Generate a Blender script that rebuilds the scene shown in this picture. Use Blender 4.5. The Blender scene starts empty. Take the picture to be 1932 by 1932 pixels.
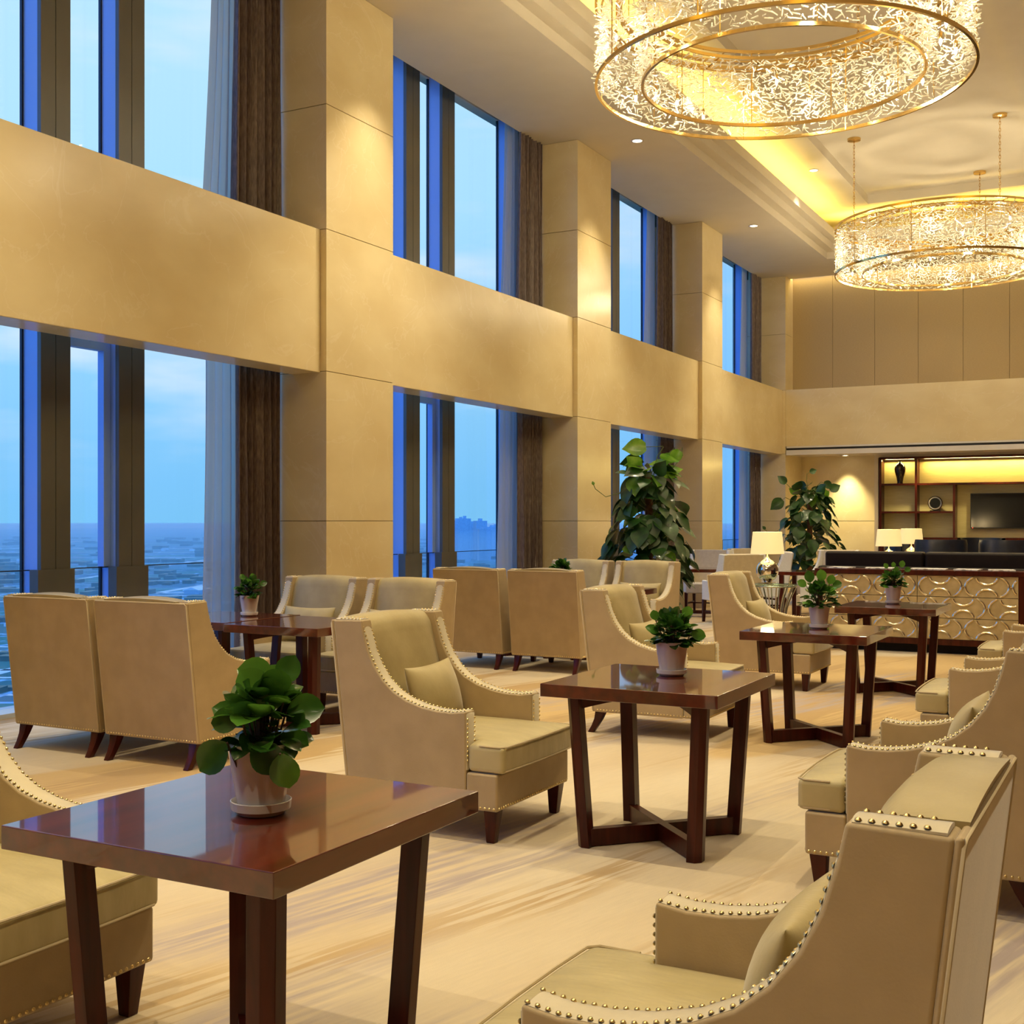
import bpy, bmesh, math, random
from mathutils import Vector, Matrix
PI = math.pi
sc = bpy.context.scene
C = sc.collection
# ------------------------------------------------------------------ camera
F_PX = 2280.4; H_CAM = 1.48; YAW = 0.49091
cam_d = bpy.data.cameras.new('camera'); cam = bpy.data.objects.new('camera', cam_d); C.objects.link(cam)
cam.location = (0, 0, H_CAM); cam.rotation_euler = (PI / 2, 0, YAW)
cam_d.sensor_fit = 'HORIZONTAL'; cam_d.sensor_width = 36; cam_d.lens = F_PX / 1932 * 36
cam_d.shift_y = (983 - 966) / 1932.0
cam_d.clip_start = 0.05; cam_d.clip_end = 60000
sc.camera = cam
# ------------------------------------------------------------------ world (dusk sky)
w = bpy.data.worlds.new('world'); sc.world = w; w.use_nodes = True
nt = w.node_tree; nt.nodes.clear()
def N(t, tree=None, **k):
    n = (tree or nt).nodes.new(t)
    for a, b in k.items(): setattr(n, a, b)
    return n
def ramp(n, stops):
    cr = n.color_ramp
    while len(cr.elements) < len(stops): cr.elements.new(0.5)
    for e, (p, c) in zip(cr.elements, stops):
        e.position = p; e.color = (c[0], c[1], c[2], 1) if len(c) == 3 else c
tc = N('ShaderNodeTexCoord'); sep = N('ShaderNodeSeparateXYZ'); nt.links.new(tc.outputs['Generated'], sep.inputs[0])
r1 = N('ShaderNodeValToRGB'); nt.links.new(sep.outputs['Z'], r1.inputs[0])
ramp(r1, [(0.0, (.20, .55, .90)), (.03, (.21, .56, .93)), (.13, (.30, .65, .98)), (.26, (.44, .77, 1.0)), (.42, (.52, .80, 1.0)), (.75, (.20, .50, 1.0))])
r2 = N('ShaderNodeValToRGB'); nt.links.new(sep.outputs['Z'], r2.inputs[0])
ramp(r2, [(0.0, (.08, .32, .90)), (.3, (.07, .31, 1.0)), (.8, (.08, .30, .95))])
r2m = N('ShaderNodeVectorMath', operation='SCALE'); r2m.inputs[3].default_value = 2.6; nt.links.new(r2.outputs[0], r2m.inputs[0])
dt = N('ShaderNodeVectorMath', operation='DOT_PRODUCT'); nt.links.new(tc.outputs['Generated'], dt.inputs[0]); dt.inputs[1].default_value = (-.86, .51, 0)
mr = N('ShaderNodeMapRange'); nt.links.new(dt.outputs['Value'], mr.inputs[0]); mr.inputs[1].default_value = .30; mr.inputs[2].default_value = .88
mr.interpolation_type = 'SMOOTHSTEP'
mx = N('ShaderNodeMix', data_type='RGBA'); nt.links.new(mr.outputs[0], mx.inputs[0]); nt.links.new(r2m.outputs[0], mx.inputs[6]); nt.links.new(r1.outputs[0], mx.inputs[7])
mp = N('ShaderNodeMapping'); nt.links.new(tc.outputs['Generated'], mp.inputs[0]); mp.inputs['Scale'].default_value = (3, 3, 13)
nz = N('ShaderNodeTexNoise'); nt.links.new(mp.outputs[0], nz.inputs[0]); nz.inputs['Scale'].default_value = 1.6; nz.inputs['Detail'].default_value = 4
rc = N('ShaderNodeValToRGB'); nt.links.new(nz.outputs[0], rc.inputs[0]); ramp(rc, [(.50, (0, 0, 0)), (.72, (1, 1, 1))])
zz = N('ShaderNodeMapRange'); nt.links.new(sep.outputs['Z'], zz.inputs[0]); zz.inputs[1].default_value = .02; zz.inputs[2].default_value = .12
m1 = N('ShaderNodeMath', operation='MULTIPLY'); nt.links.new(rc.outputs[0], m1.inputs[0]); nt.links.new(zz.outputs[0], m1.inputs[1])
m2 = N('ShaderNodeMath', operation='MULTIPLY'); nt.links.new(m1.outputs[0], m2.inputs[0]); nt.links.new(mr.outputs[0], m2.inputs[1])
m3 = N('ShaderNodeMath', operation='MULTIPLY'); nt.links.new(m2.outputs[0], m3.inputs[0]); m3.inputs[1].default_value = .75
mc = N('ShaderNodeMix', data_type='RGBA'); nt.links.new(m3.outputs[0], mc.inputs[0]); nt.links.new(mx.outputs[2], mc.inputs[6]); mc.inputs[7].default_value = (.80, .88, .97, 1)
bg = N('ShaderNodeBackground'); nt.links.new(mc.outputs[2], bg.inputs[0]); bg.inputs[1].default_value = 1.12
wo = N('ShaderNodeOutputWorld'); nt.links.new(bg.outputs[0], wo.inputs[0])
# ------------------------------------------------------------------ view / sampling
sc.view_settings.view_transform = 'Standard'; sc.view_settings.look = 'None'
sc.view_settings.gamma = 1.0; sc.view_settings.exposure = 0.0; sc.view_settings.use_curve_mapping = False
cy = sc.cycles
cy.use_denoising = True; cy.max_bounces = 8; cy.diffuse_bounces = 4; cy.glossy_bounces = 3; cy.transmission_bounces = 6; cy.transparent_max_bounces = 24
cy.sample_clamp_indirect = 4.0; cy.caustics_reflective = False; cy.caustics_refractive = False; cy.blur_glossy = 1.0
WARM = (1.0, .84, .52)
K = 1.15   # overall factor on the room's lamps
def light(name, kind, loc, power, color=WARM, parent=None, **k):
    d = bpy.data.lights.new(name, kind); d.energy = power * K; d.color = color
    for a, b in k.items(): setattr(d, a, b)
    o = bpy.data.objects.new(name, d); C.objects.link(o); o.location = loc
    if parent: o.parent = parent
    return o
# cove strips along the tray ledge
TX0, TX1, TY0, TY1 = -5.65, -.45, -4.6, 23.5
def strip(loc, length, rz, power, tilt):
    o = light('cove_light', 'AREA', loc, power, (1, .70, .10), shape='RECTANGLE', size=length, size_y=.08)
    o.rotation_euler = Matrix.Rotation(rz, 3, 'Z').to_4x4().to_3x3().to_euler() if False else (Matrix.Rotation(rz, 3, 'Z') @ Matrix.Rotation(tilt, 3, 'X')).to_euler()
    return o
# local +Y of strip is 'inwards'; light -Z turned up and inwards
strip((-5.72, 9.5, 6.90), 27, -PI / 2, 420, PI * .80)
strip((-.38, 9.5, 6.90), 27, PI / 2, 420, PI * .80)
strip((-3.05, 23.55, 6.90), 5, PI, 110, PI * .80)
# ------------------------------------------------------------------ materials
def mat(name):
    m = bpy.data.materials.new(name); m.use_nodes = True; m.node_tree.nodes.clear()
    t = m.node_tree; out = t.nodes.new('ShaderNodeOutputMaterial'); b = t.nodes.new('ShaderNodeBsdfPrincipled')
    t.links.new(b.outputs[0], out.inputs[0]); return m, t, b, out
def simple(name, col, rough=.5, metal=0, **k):
    m, t, b, o = mat(name)
    b.inputs['Base Color'].default_value = (*col, 1); b.inputs['Roughness'].default_value = rough; b.inputs['Metallic'].default_value = metal
    for a, v in k.items(): b.inputs[a.replace('_', ' ')].default_value = v
    return m
def noisy(name, c0, c1, scale, rough=.5, detail=5, stretch=(1, 1, 1), bump=0, bscale=None, metal=0, lo=.35, hi=.65, coord='Object', rot=(0, 0, 0), **k):
    m, t, b, o = mat(name)
    tcn = N('ShaderNodeTexCoord', t); mpn = N('ShaderNodeMapping', t); t.links.new(tcn.outputs[coord], mpn.inputs[0]); mpn.inputs['Scale'].default_value = stretch; mpn.inputs['Rotation'].default_value = rot
    nn = N('ShaderNodeTexNoise', t); t.links.new(mpn.outputs[0], nn.inputs[0]); nn.inputs['Scale'].default_value = scale; nn.inputs['Detail'].default_value = detail
    rr = N('ShaderNodeValToRGB', t); t.links.new(nn.outputs[0], rr.inputs[0]); ramp(rr, [(lo, c0), (hi, c1)])
    t.links.new(rr.outputs[0], b.inputs['Base Color']); b.inputs['Roughness'].default_value = rough; b.inputs['Metallic'].default_value = metal
    if bump:
        n2 = N('ShaderNodeTexNoise', t); t.links.new(mpn.outputs[0], n2.inputs[0]); n2.inputs['Scale'].default_value = bscale or scale * 4; n2.inputs['Detail'].default_value = 3
        bp = N('ShaderNodeBump', t); t.links.new(n2.outputs[0], bp.inputs['Height']); bp.inputs['Strength'].default_value = bump; bp.inputs['Distance'].default_value = .01
        t.links.new(bp.outputs[0], b.inputs['Normal'])
    for a, v in k.items(): b.inputs[a.replace('_', ' ')].default_value = v
    return m
M = {}
M['marble'] = noisy('cream_marble', (.69, .56, .32), (.76, .64, .385), 1.3, .22, 8, stretch=(1, 1, 1.6), coord='Object', Specular_IOR_Level=.28)
# fine veins on the marble
def add_veins(m, col, sc_=1.2):
    t = m.node_tree; b = [n for n in t.nodes if n.type == 'BSDF_PRINCIPLED'][0]; src = b.inputs['Base Color'].links[0].from_socket
    tcn = N('ShaderNodeTexCoord', t); n1 = N('ShaderNodeTexNoise', t); t.links.new(tcn.outputs['Object'], n1.inputs[0]); n1.inputs['Scale'].default_value = sc_; n1.inputs['Detail'].default_value = 6; n1.inputs['Distortion'].default_value = 1.5
    s = N('ShaderNodeMath', t, operation='SUBTRACT'); t.links.new(n1.outputs[0], s.inputs[0]); s.inputs[1].default_value = .5
    a = N('ShaderNodeMath', t, operation='ABSOLUTE'); t.links.new(s.outputs[0], a.inputs[0])
    r = N('ShaderNodeValToRGB', t); t.links.new(a.outputs[0], r.inputs[0]); ramp(r, [(0, (.22, .22, .22)), (.010, (0, 0, 0))])
    x = N('ShaderNodeMix', t, data_type='RGBA'); t.links.new(r.outputs[0], x.inputs[0]); t.links.new(src, x.inputs[6]); x.inputs[7].default_value = (*col, 1)
    t.links.new(x.outputs[2], b.inputs['Base Color'])
add_veins(M['marble'], (.86, .78, .62))
M['joint'] = simple('dark_joint', (.28, .20, .11), .7)
M['plaster'] = noisy('ceiling_paint', (.66, .60, .50), (.68, .62, .52), 3, .8)
M['wallcloth'] = noisy('wall_cloth', (.42, .32, .165), (.47, .36, .19), 30, .75, stretch=(1, 1, 6))
M['darkwall'] = noisy('dark_wood_panelling', (.12, .065, .03), (.17, .095, .045), 3, .5, stretch=(1, 1, .2))
M['sidewall'] = noisy('side_wall_paint', (.66, .56, .40), (.70, .60, .44), 2, .6)
M['wood'] = noisy('mahogany', (.036, .0045, .002), (.068, .0095, .004), 5, .3, 5, stretch=(6, 6, .6), Specular_IOR_Level=.2, Coat_Weight=.10, Coat_Roughness=.08)
M['woodtop'] = noisy('mahogany_top', (.055, .006, .0025), (.115, .015, .005), 3, .30, 6, stretch=(4, .5, 4), Specular_IOR_Level=.2, Coat_Weight=1.0, Coat_Roughness=.03, Coat_IOR=1.72)
M['velvet'] = noisy('beige_velvet', (.41, .305, .165), (.46, .345, .19), 7, .62, 6, bump=.05, bscale=160, Sheen_Weight=.7, Sheen_Roughness=.3)
M['velvet_in'] = noisy('olive_velvet', (.385, .305, .140), (.45, .365, .18), 6, .55, 6, bump=.06, bscale=60, Sheen_Weight=.55, Sheen_Roughness=.3)
M['velvet_seat'] = noisy('seat_velvet', (.42, .345, .165), (.50, .415, .21), 5, .5, 6, bump=.25, bscale=9, stretch=(1, 3, 1), Sheen_Weight=.6, Sheen_Roughness=.3)
M['band'] = noisy('pale_band_painted_sheen', (.58, .50, .34), (.64, .56, .40), 8, .55, 6, bump=.05, bscale=120, Sheen_Weight=.9, Sheen_Roughness=.3)  # paler than the side velvet: sheen from the lights above put into the colour
M['piping'] = simple('beige_piping', (.52, .42, .26), .6)
M['brass_nail'] = simple('brass_nail', (.72, .55, .25), .28, 1)
M['brass'] = simple('polished_brass', (.80, .56, .22), .16, 1)
M['chrome'] = simple('mirror_chrome', (.86, .84, .80), .04, 1)
M['steel'] = simple('satin_steel', (.55, .52, .47), .2, 1)
M['ceramic'] = noisy('white_ceramic', (.70, .67, .66), (.76, .73, .71), 3, .18, Coat_Weight=.3)
M['soil'] = noisy('soil', (.03, .02, .012), (.07, .045, .03), 40, .95)
M['fin'] = simple('skylight_blue_metal', (.30, .48, .95), .35, 0)  # pale grey metal with blue skylight put into its colour
M['mullion'] = noisy('bronze_grey_mullion', (.095, .092, .082), (.115, .110, .098), 2, .42)
M['seal'] = simple('black_seal', (.01, .012, .02), .5)
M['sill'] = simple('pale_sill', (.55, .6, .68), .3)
M['curtain'] = noisy('brown_velvet_curtain', (.105, .074, .066), (.20, .148, .132), 45, .45, 8, stretch=(2, 2, .3), lo=.36, hi=.66, Sheen_Weight=.6, Sheen_Roughness=.3)
M['leather'] = noisy('black_brown_leather', (.007, .0035, .0035), (.010, .005, .005), 8, .55, bump=.1, Specular_IOR_Level=.2)
M['navy'] = noisy('navy_leather', (.006, .009, .022), (.010, .015, .035), 8, .38, bump=.1)
M['cream'] = noisy('cream_drawer', (.44, .34, .17), (.54, .43, .23), 9, .35, 8)
M['ring'] = simple('silver_gold_relief', (.72, .63, .46), .22, .95)
M['panelcloth'] = noisy('yellow_lit_back_panel', (.52, .43, .19), (.58, .49, .23), 4, .6, stretch=(1, 1, 14))  # ivory cloth with the yellow shelf light put into its colour
M['pale_chair'] = noisy('ivory_upholstery', (.56, .47, .32), (.61, .52, .36), 20, .7, Sheen_Weight=.3)
M['pale_side'] = noisy('pale_upholstery', (.66, .66, .66), (.72, .72, .72), 60, .7)
M['paper'] = noisy('printed_paper', (.35, .32, .3), (.85, .83, .8), 14, .5, lo=.40, hi=.50)
M['vase'] = noisy('black_gold_glaze', (.012, .010, .010), (.22, .15, .06), 16, .15, 6, stretch=(1, 1, .3), lo=.55, hi=.8)
M['tv'] = simple('tv_screen', (.008, .008, .009), .12)
M['tvframe'] = simple('tv_bezel', (.006, .006, .006), .3)
M['pole'] = noisy('coir_pole', (.07, .03, .012), (.15, .07, .03), 30, .95)
M['planter'] = noisy('dark_planter', (.05, .035, .025), (.08, .055, .04), 5, .4)
M['stem'] = simple('green_stem', (.10, .14, .03), .6)
M['brownstem'] = simple('brown_stem', (.07, .03, .015), .6)
def leafmat(name, c0, c1, tr=.25, rough=.22):
    m, t, b, out = mat(name)
    tcn = N('ShaderNodeTexCoord', t); nn = N('ShaderNodeTexNoise', t); t.links.new(tcn.outputs['Object'], nn.inputs[0]); nn.inputs['Scale'].default_value = 9
    rr = N('ShaderNodeValToRGB', t); t.links.new(nn.outputs[0], rr.inputs[0]); ramp(rr, [(.35, c0), (.68, c1)])
    t.links.new(rr.outputs[0], b.inputs['Base Color']); b.inputs['Roughness'].default_value = rough
    b.inputs['Coat Weight'].default_value = .5 if rough < .3 else .15; b.inputs['Coat Roughness'].default_value = .10
    tl = N('ShaderNodeBsdfTranslucent', t); t.links.new(rr.outputs[0], tl.inputs[0]); ms = N('ShaderNodeMixShader', t); ms.inputs[0].default_value = tr
    t.links.new(b.outputs[0], ms.inputs[1]); t.links.new(tl.outputs[0], ms.inputs[2]); t.links.new(ms.outputs[0], out.inputs[0]); return m
M['leaf'] = leafmat('glossy_leaf', (.018, .065, .010), (.06, .17, .02))
M['leaf_light'] = leafmat('fresh_leaf', (.05, .16, .015), (.14, .32, .04), .3)
M['pothos'] = leafmat('pothos_leaf', (.006, .030, .004), (.022, .085, .010), .12, .45)
M['pothos_light'] = leafmat('pale_pothos_leaf', (.10, .26, .02), (.22, .42, .05), .4)
# clear glass: a thin pane
def glass(name, tint=(1, 1, 1), refl=.06, rough=0):
    m, t, b, out = mat(name); t.nodes.remove(b)
    tr = N('ShaderNodeBsdfTransparent', t); tr.inputs[0].default_value = (*tint, 1); gl = N('ShaderNodeBsdfGlossy', t); gl.inputs['Roughness'].default_value = rough
    lw = N('ShaderNodeLayerWeight', t); lw.inputs['Blend'].default_value = .5; pw = N('ShaderNodeMath', t, operation='POWER'); pw.inputs[1].default_value = 5; t.links.new(lw.outputs['Facing'], pw.inputs[0])
    fr = N('ShaderNodeMath', t, operation='MULTIPLY_ADD'); fr.inputs[1].default_value = .6; fr.inputs[2].default_value = .035; t.links.new(pw.outputs[0], fr.inputs[0])
    ms = N('ShaderNodeMixShader', t); t.links.new(fr.outputs[0], ms.inputs[0]); t.links.new(tr.outputs[0], ms.inputs[1]); t.links.new(gl.outputs[0], ms.inputs[2]); t.links.new(ms.outputs[0], out.inputs[0]); return m
M['glass'] = glass('window_glass', (.97, .99, 1))
M['tableglass'] = glass('table_glass', (.80, .92, .88))
# sheer curtain
m, t, b, out = mat('sheer_fabric'); t.nodes.remove(b)
df = N('ShaderNodeBsdfDiffuse', t); df.inputs[0].default_value = (.62, .62, .62, 1); tl = N('ShaderNodeBsdfTranslucent', t); tl.inputs[0].default_value = (.50, .52, .56, 1); tr = N('ShaderNodeBsdfTransparent', t)
a1 = N('ShaderNodeMixShader', t); a1.inputs[0].default_value = .5; t.links.new(df.outputs[0], a1.inputs[1]); t.links.new(tl.outputs[0], a1.inputs[2])
a2 = N('ShaderNodeMixShader', t); a2.inputs[0].default_value = .12; t.links.new(a1.outputs[0], a2.inputs[1]); t.links.new(tr.outputs[0], a2.inputs[2]); t.links.new(a2.outputs[0], out.inputs[0]); M['sheer'] = m
# crystal rods
m, t, b, out = mat('crystal_rods'); t.nodes.remove(b)
df = N('ShaderNodeBsdfTranslucent', t); df.inputs[0].default_value = (.95, .90, .78, 1); d2 = N('ShaderNodeBsdfDiffuse', t); d2.inputs[0].default_value = (.95, .90, .78, 1)
gl = N('ShaderNodeBsdfGlossy', t); gl.inputs['Roughness'].default_value = .12; tr = N('ShaderNodeBsdfTransparent', t)
a0 = N('ShaderNodeMixShader', t); a0.inputs[0].default_value = .5; t.links.new(df.outputs[0], a0.inputs[1]); t.links.new(d2.outputs[0], a0.inputs[2])
a1 = N('ShaderNodeMixShader', t); a1.inputs[0].default_value = .30; t.links.new(a0.outputs[0], a1.inputs[1]); t.links.new(gl.outputs[0], a1.inputs[2])
a2 = N('ShaderNodeMixShader', t); a2.inputs[0].default_value = .28; t.links.new(a1.outputs[0], a2.inputs[1]); t.links.new(tr.outputs[0], a2.inputs[2]); t.links.new(a2.outputs[0], out.inputs[0]); M['crystal'] = m
def emit(name, col, s):
    m, t, b, out = mat(name); t.nodes.remove(b); e = N('ShaderNodeEmission', t); e.inputs[0].default_value = (*col, 1); e.inputs[1].default_value = s; t.links.new(e.outputs[0], out.inputs[0]); return m
M['bulb'] = emit('glowing_bulb', (1, .80, .45), 22)
M['lens'] = emit('downlight_lens', (1, .86, .62), 9)
M['led'] = emit('red_led', (1, .05, .02), 3)
M['beacon'] = emit('warm_beacon', (1, .7, .4), 2.5)
m, t, b, out = mat('lamp_shade_fabric')
b.inputs['Base Color'].default_value = (.85, .75, .5, 1); b.inputs['Roughness'].default_value = .8; b.inputs['Emission Color'].default_value = (1, .76, .30, 1); b.inputs['Emission Strength'].default_value = .62; M['shade'] = m
# carpet
m, t, b, out = mat('carpet'); M['carpet'] = m
tcn = N('ShaderNodeTexCoord', t); rot = N('ShaderNodeMapping', t); t.links.new(tcn.outputs['Object'], rot.inputs[0]); rot.inputs['Rotation'].default_value = (0, 0, math.radians(14))
def cn(scale, stretch, detail, stops, dist=0, off=0):
    a = N('ShaderNodeMapping', t); t.links.new(rot.outputs[0], a.inputs[0]); a.inputs['Scale'].default_value = stretch; a.inputs['Location'].default_value = (off, off, 0)
    n = N('ShaderNodeTexNoise', t); t.links.new(a.outputs[0], n.inputs[0]); n.inputs['Scale'].default_value = scale; n.inputs['Detail'].default_value = detail; n.inputs['Distortion'].default_value = dist
    r = N('ShaderNodeValToRGB', t); t.links.new(n.outputs[0], r.inputs[0]); ramp(r, stops); return r.outputs[0]
def cmix(fac, a, bcol):
    x = N('ShaderNodeMix', t, data_type='RGBA'); t.links.new(fac, x.inputs[0])
    if isinstance(a, tuple): x.inputs[6].default_value = (*a, 1)
    else: t.links.new(a, x.inputs[6])
    if isinstance(bcol, tuple): x.inputs[7].default_value = (*bcol, 1)
    else: t.links.new(bcol, x.inputs[7])
    return x.outputs[2]
def cmul(a, bb):
    x = N('ShaderNodeMath', t, operation='MULTIPLY'); t.links.new(a, x.inputs[0]); t.links.new(bb, x.inputs[1]); return x.outputs[0]
BW = lambda p, q: [(p, (0, 0, 0)), (q, (1, 1, 1))]
base = cmix(cn(.8, (1, .35, 1), 3, BW(.40, .62), off=3), (.58, .46, .29), (.68, .58, .41))
base = cmix(cn(.55, (1, .22, 1), 1, BW(.53, .545), off=11), base, (.56, .39, .17))
fine = cn(26, (1, .045, 1), 3, BW(.47, .53))
b1 = cmul(cn(1.5, (1, .16, 1), 2, BW(.49, .60), off=7), fine)
base = cmix(b1, base, (.44, .29, .12))
b1c = cn(1.5, (1, .16, 1), 2, BW(.585, .60), off=7)
base = cmix(b1c, base, (.46, .31, .135))
b2 = cmul(cn(1.1, (1, .18, 1), 2, BW(.55, .63), off=29), cn(22, (1, .06, 1), 3, BW(.38, .58), off=2))
base = cmix(b2, base, (.40, .33, .30))
gr = cn(60, (1, .10, 1), 3, [(.3, (.93, .93, .93)), (.7, (1, 1, 1))])
x = N('ShaderNodeMix', t, data_type='RGBA', blend_type='MULTIPLY'); x.inputs[0].default_value = 1; t.links.new(base, x.inputs[6]); t.links.new(gr, x.inputs[7])
t.links.new(x.outputs[2], b.inputs['Base Color']); b.inputs['Roughness'].default_value = .95; b.inputs['Sheen Weight'].default_value = .1
nb = N('ShaderNodeTexNoise', t); t.links.new(tcn.outputs['Object'], nb.inputs[0]); nb.inputs['Scale'].default_value = 260; bp = N('ShaderNodeBump', t); bp.inputs['Strength'].default_value = .25; bp.inputs['Distance'].default_value = .004
t.links.new(nb.outputs[0], bp.inputs['Height']); t.links.new(bp.outputs[0], b.inputs['Normal'])
# outdoors
m, t, b, out = mat('far_land'); M['land'] = m
tcn = N('ShaderNodeTexCoord', t); v1 = N('ShaderNodeTexVoronoi', t); mpn = N('ShaderNodeMapping', t); t.links.new(tcn.outputs['Object'], mpn.inputs[0]); mpn.inputs['Scale'].default_value = (.0065, .0035, 1); mpn.inputs['Rotation'].default_value = (0, 0, .5)
t.links.new(mpn.outputs[0], v1.inputs[0]); v1.inputs['Scale'].default_value = 1
hs = N('ShaderNodeSeparateColor', t); t.links.new(v1.outputs['Color'], hs.inputs[0]); rr = N('ShaderNodeValToRGB', t); t.links.new(hs.outputs[0], rr.inputs[0])
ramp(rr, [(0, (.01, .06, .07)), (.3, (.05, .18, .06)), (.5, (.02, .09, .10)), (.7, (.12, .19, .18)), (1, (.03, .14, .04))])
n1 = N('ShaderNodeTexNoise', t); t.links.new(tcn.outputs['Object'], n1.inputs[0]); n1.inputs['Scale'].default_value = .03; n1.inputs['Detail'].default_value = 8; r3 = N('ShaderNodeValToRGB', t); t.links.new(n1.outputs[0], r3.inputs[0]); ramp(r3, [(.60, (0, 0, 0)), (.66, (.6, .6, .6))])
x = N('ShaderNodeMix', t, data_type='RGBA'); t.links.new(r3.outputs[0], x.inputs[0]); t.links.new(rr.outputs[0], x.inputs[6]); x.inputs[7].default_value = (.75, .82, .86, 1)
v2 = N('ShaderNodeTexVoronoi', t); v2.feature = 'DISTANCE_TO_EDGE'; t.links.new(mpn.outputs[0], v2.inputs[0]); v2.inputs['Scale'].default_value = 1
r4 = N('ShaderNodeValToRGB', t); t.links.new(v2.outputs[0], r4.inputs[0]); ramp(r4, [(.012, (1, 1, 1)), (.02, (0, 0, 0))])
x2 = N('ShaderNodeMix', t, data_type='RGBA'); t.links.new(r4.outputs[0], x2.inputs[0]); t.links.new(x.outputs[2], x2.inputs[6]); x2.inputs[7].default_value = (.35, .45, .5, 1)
t.links.new(x2.outputs[2], b.inputs['Base Color']); b.inputs['Roughness'].default_value = 1
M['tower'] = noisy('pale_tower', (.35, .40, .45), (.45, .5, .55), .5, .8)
m, t, b, out = mat('haze_volume'); t.nodes.remove(b); vs = N('ShaderNodeVolumeScatter', t); vs.inputs['Color'].default_value = (.55, .85, 1, 1); vs.inputs['Density'].default_value = 2.3e-4; vs.inputs['Anisotropy'].default_value = .5; t.links.new(vs.outputs[0], out.inputs['Volume']); M['haze'] = m
# ------------------------------------------------------------------ mesh helpers
class MB:
    def __init__(s): s.v = []; s.f = []
    def add(s, vs, fs):
        o = len(s.v); s.v += [tuple(p) for p in vs]; s.f += [tuple(i + o for i in q) for q in fs]; return s
    def box(s, x0, x1, y0, y1, z0, z1):
        return s.add([(x0, y0, z0), (x1, y0, z0), (x1, y1, z0), (x0, y1, z0), (x0, y0, z1), (x1, y0, z1), (x1, y1, z1), (x0, y1, z1)],
                     [(0, 3, 2, 1), (4, 5, 6, 7), (0, 1, 5, 4), (1, 2, 6, 5), (2, 3, 7, 6), (3, 0, 4, 7)])
    def loft(s, rings, caps=True, closed=True):
        n = len(rings[0]); vs = [p for r in rings for p in r]; fs = []
        for i in range(len(rings) - 1):
            for j in range(n if closed else n - 1):
                k = (j + 1) % n; fs.append((i * n + j, i * n + k, (i + 1) * n + k, (i + 1) * n + j))
        if caps: fs += [tuple(range(n))[::-1], tuple((len(rings) - 1) * n + j for j in range(n))]
        return s.add(vs, fs)
    def prism(s, poly, a0, a1, axis='y'):
        f = {'x': lambda p, a: (a, p[0], p[1]), 'y': lambda p, a: (p[0], a, p[1]), 'z': lambda p, a: (p[0], p[1], a)}[axis]
        return s.loft([[f(p, a0) for p in poly], [f(p, a1) for p in poly]])
    def lathe(s, prof, seg=24, cx=0, cy=0, fl=None):
        rings = []
        for r, z in prof:
            rings.append([(cx + (r * (fl(a) if fl else 1)) * math.cos(a), cy + (r * (fl(a) if fl else 1)) * math.sin(a), z) for a in [2 * PI * i / seg for i in range(seg)]])
        return s.loft(rings)
    def tube(s, pts, r, seg=6, closed=False):
        pts = [Vector(p) for p in pts]; n = len(pts); rings = []; up = Vector((0, 0, 1)); rr = r if isinstance(r, (list, tuple)) else [r] * n
        pu = None
        for i, p in enumerate(pts):
            if closed: d = pts[(i + 1) % n] - pts[i - 1]
            else: d = pts[min(i + 1, n - 1)] - pts[max(i - 1, 0)]
            d.normalize()
            if pu is None:
                a = up if abs(d.z) < .9 else Vector((1, 0, 0)); u = d.cross(a).normalized()
            else:
                u = pu - d * pu.dot(d); u = u.normalized() if u.length > 1e-6 else d.cross(up).normalized()
            pu = u; q = d.cross(u)
            rings.append([tuple(p + (u * math.cos(2 * PI * k / seg) + q * math.sin(2 * PI * k / seg)) * rr[i]) for k in range(seg)])
        if closed: rings.append(rings[0])
        return s.loft(rings, caps=not closed)
    def sphere(s, c, r, seg=12, rings=8, sz=1):
        return s.lathe([(max(r * math.sin(PI * i / rings), 1e-4), c[2] - r * sz * math.cos(PI * i / rings)) for i in range(rings + 1)], seg, c[0], c[1])
    def build(s, name, m, parent=None, bevel=0, seg=2, ang=35, smooth=True, tfm=None, mats=None, mi=None):
        me = bpy.data.meshes.new(name); me.from_pydata(s.v, [], s.f)
        bm = bmesh.new(); bm.from_mesh(me); bmesh.ops.remove_doubles(bm, verts=bm.verts, dist=1e-5); bmesh.ops.recalc_face_normals(bm, faces=bm.faces)
        if bevel:
            es = [e for e in bm.edges if len(e.link_faces) == 2 and e.calc_face_angle(0) > math.radians(ang)]
            bmesh.ops.bevel(bm, geom=es, offset=bevel, segments=seg, profile=.5, affect='EDGES', clamp_overlap=True)
        if tfm is not None: bm.transform(tfm)
        bm.to_mesh(me); bm.free()
        if smooth:
            me.shade_smooth(); me.set_sharp_from_angle(angle=math.radians(50))
        me.materials.append(m)
        o = bpy.data.objects.new(name, me); C.objects.link(o)
        if bevel and smooth: wn = o.modifiers.new('weighted', 'WEIGHTED_NORMAL'); wn.keep_sharp = True; wn.weight = 90
        if parent: o.parent = parent
        return o
def bx(x0, x1, y0, y1, z0, z1): return MB().box(x0, x1, y0, y1, z0, z1)
def struct(o): o['kind'] = 'structure'; return o
def tag(o, label, cat, group=None):
    o['label'] = label; o['category'] = cat
    if group: o['group'] = group
    return o
def thing(name, label, cat, loc=(0, 0, 0), rz=0, group=None):
    o = bpy.data.objects.new(name, None); C.objects.link(o); o.empty_display_size = .1; o.location = loc; o.rotation_euler = (0, 0, rz)
    return tag(o, label, cat, group)
def sempty(name):
    o = bpy.data.objects.new(name, None); C.objects.link(o); return struct(o)
def dup(o, parent=None, top=True):
    c = o.copy(); C.objects.link(c)
    if parent is not None: c.parent = parent
    for ch in list(o.children): dup(ch, c, False)
    return c
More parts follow.
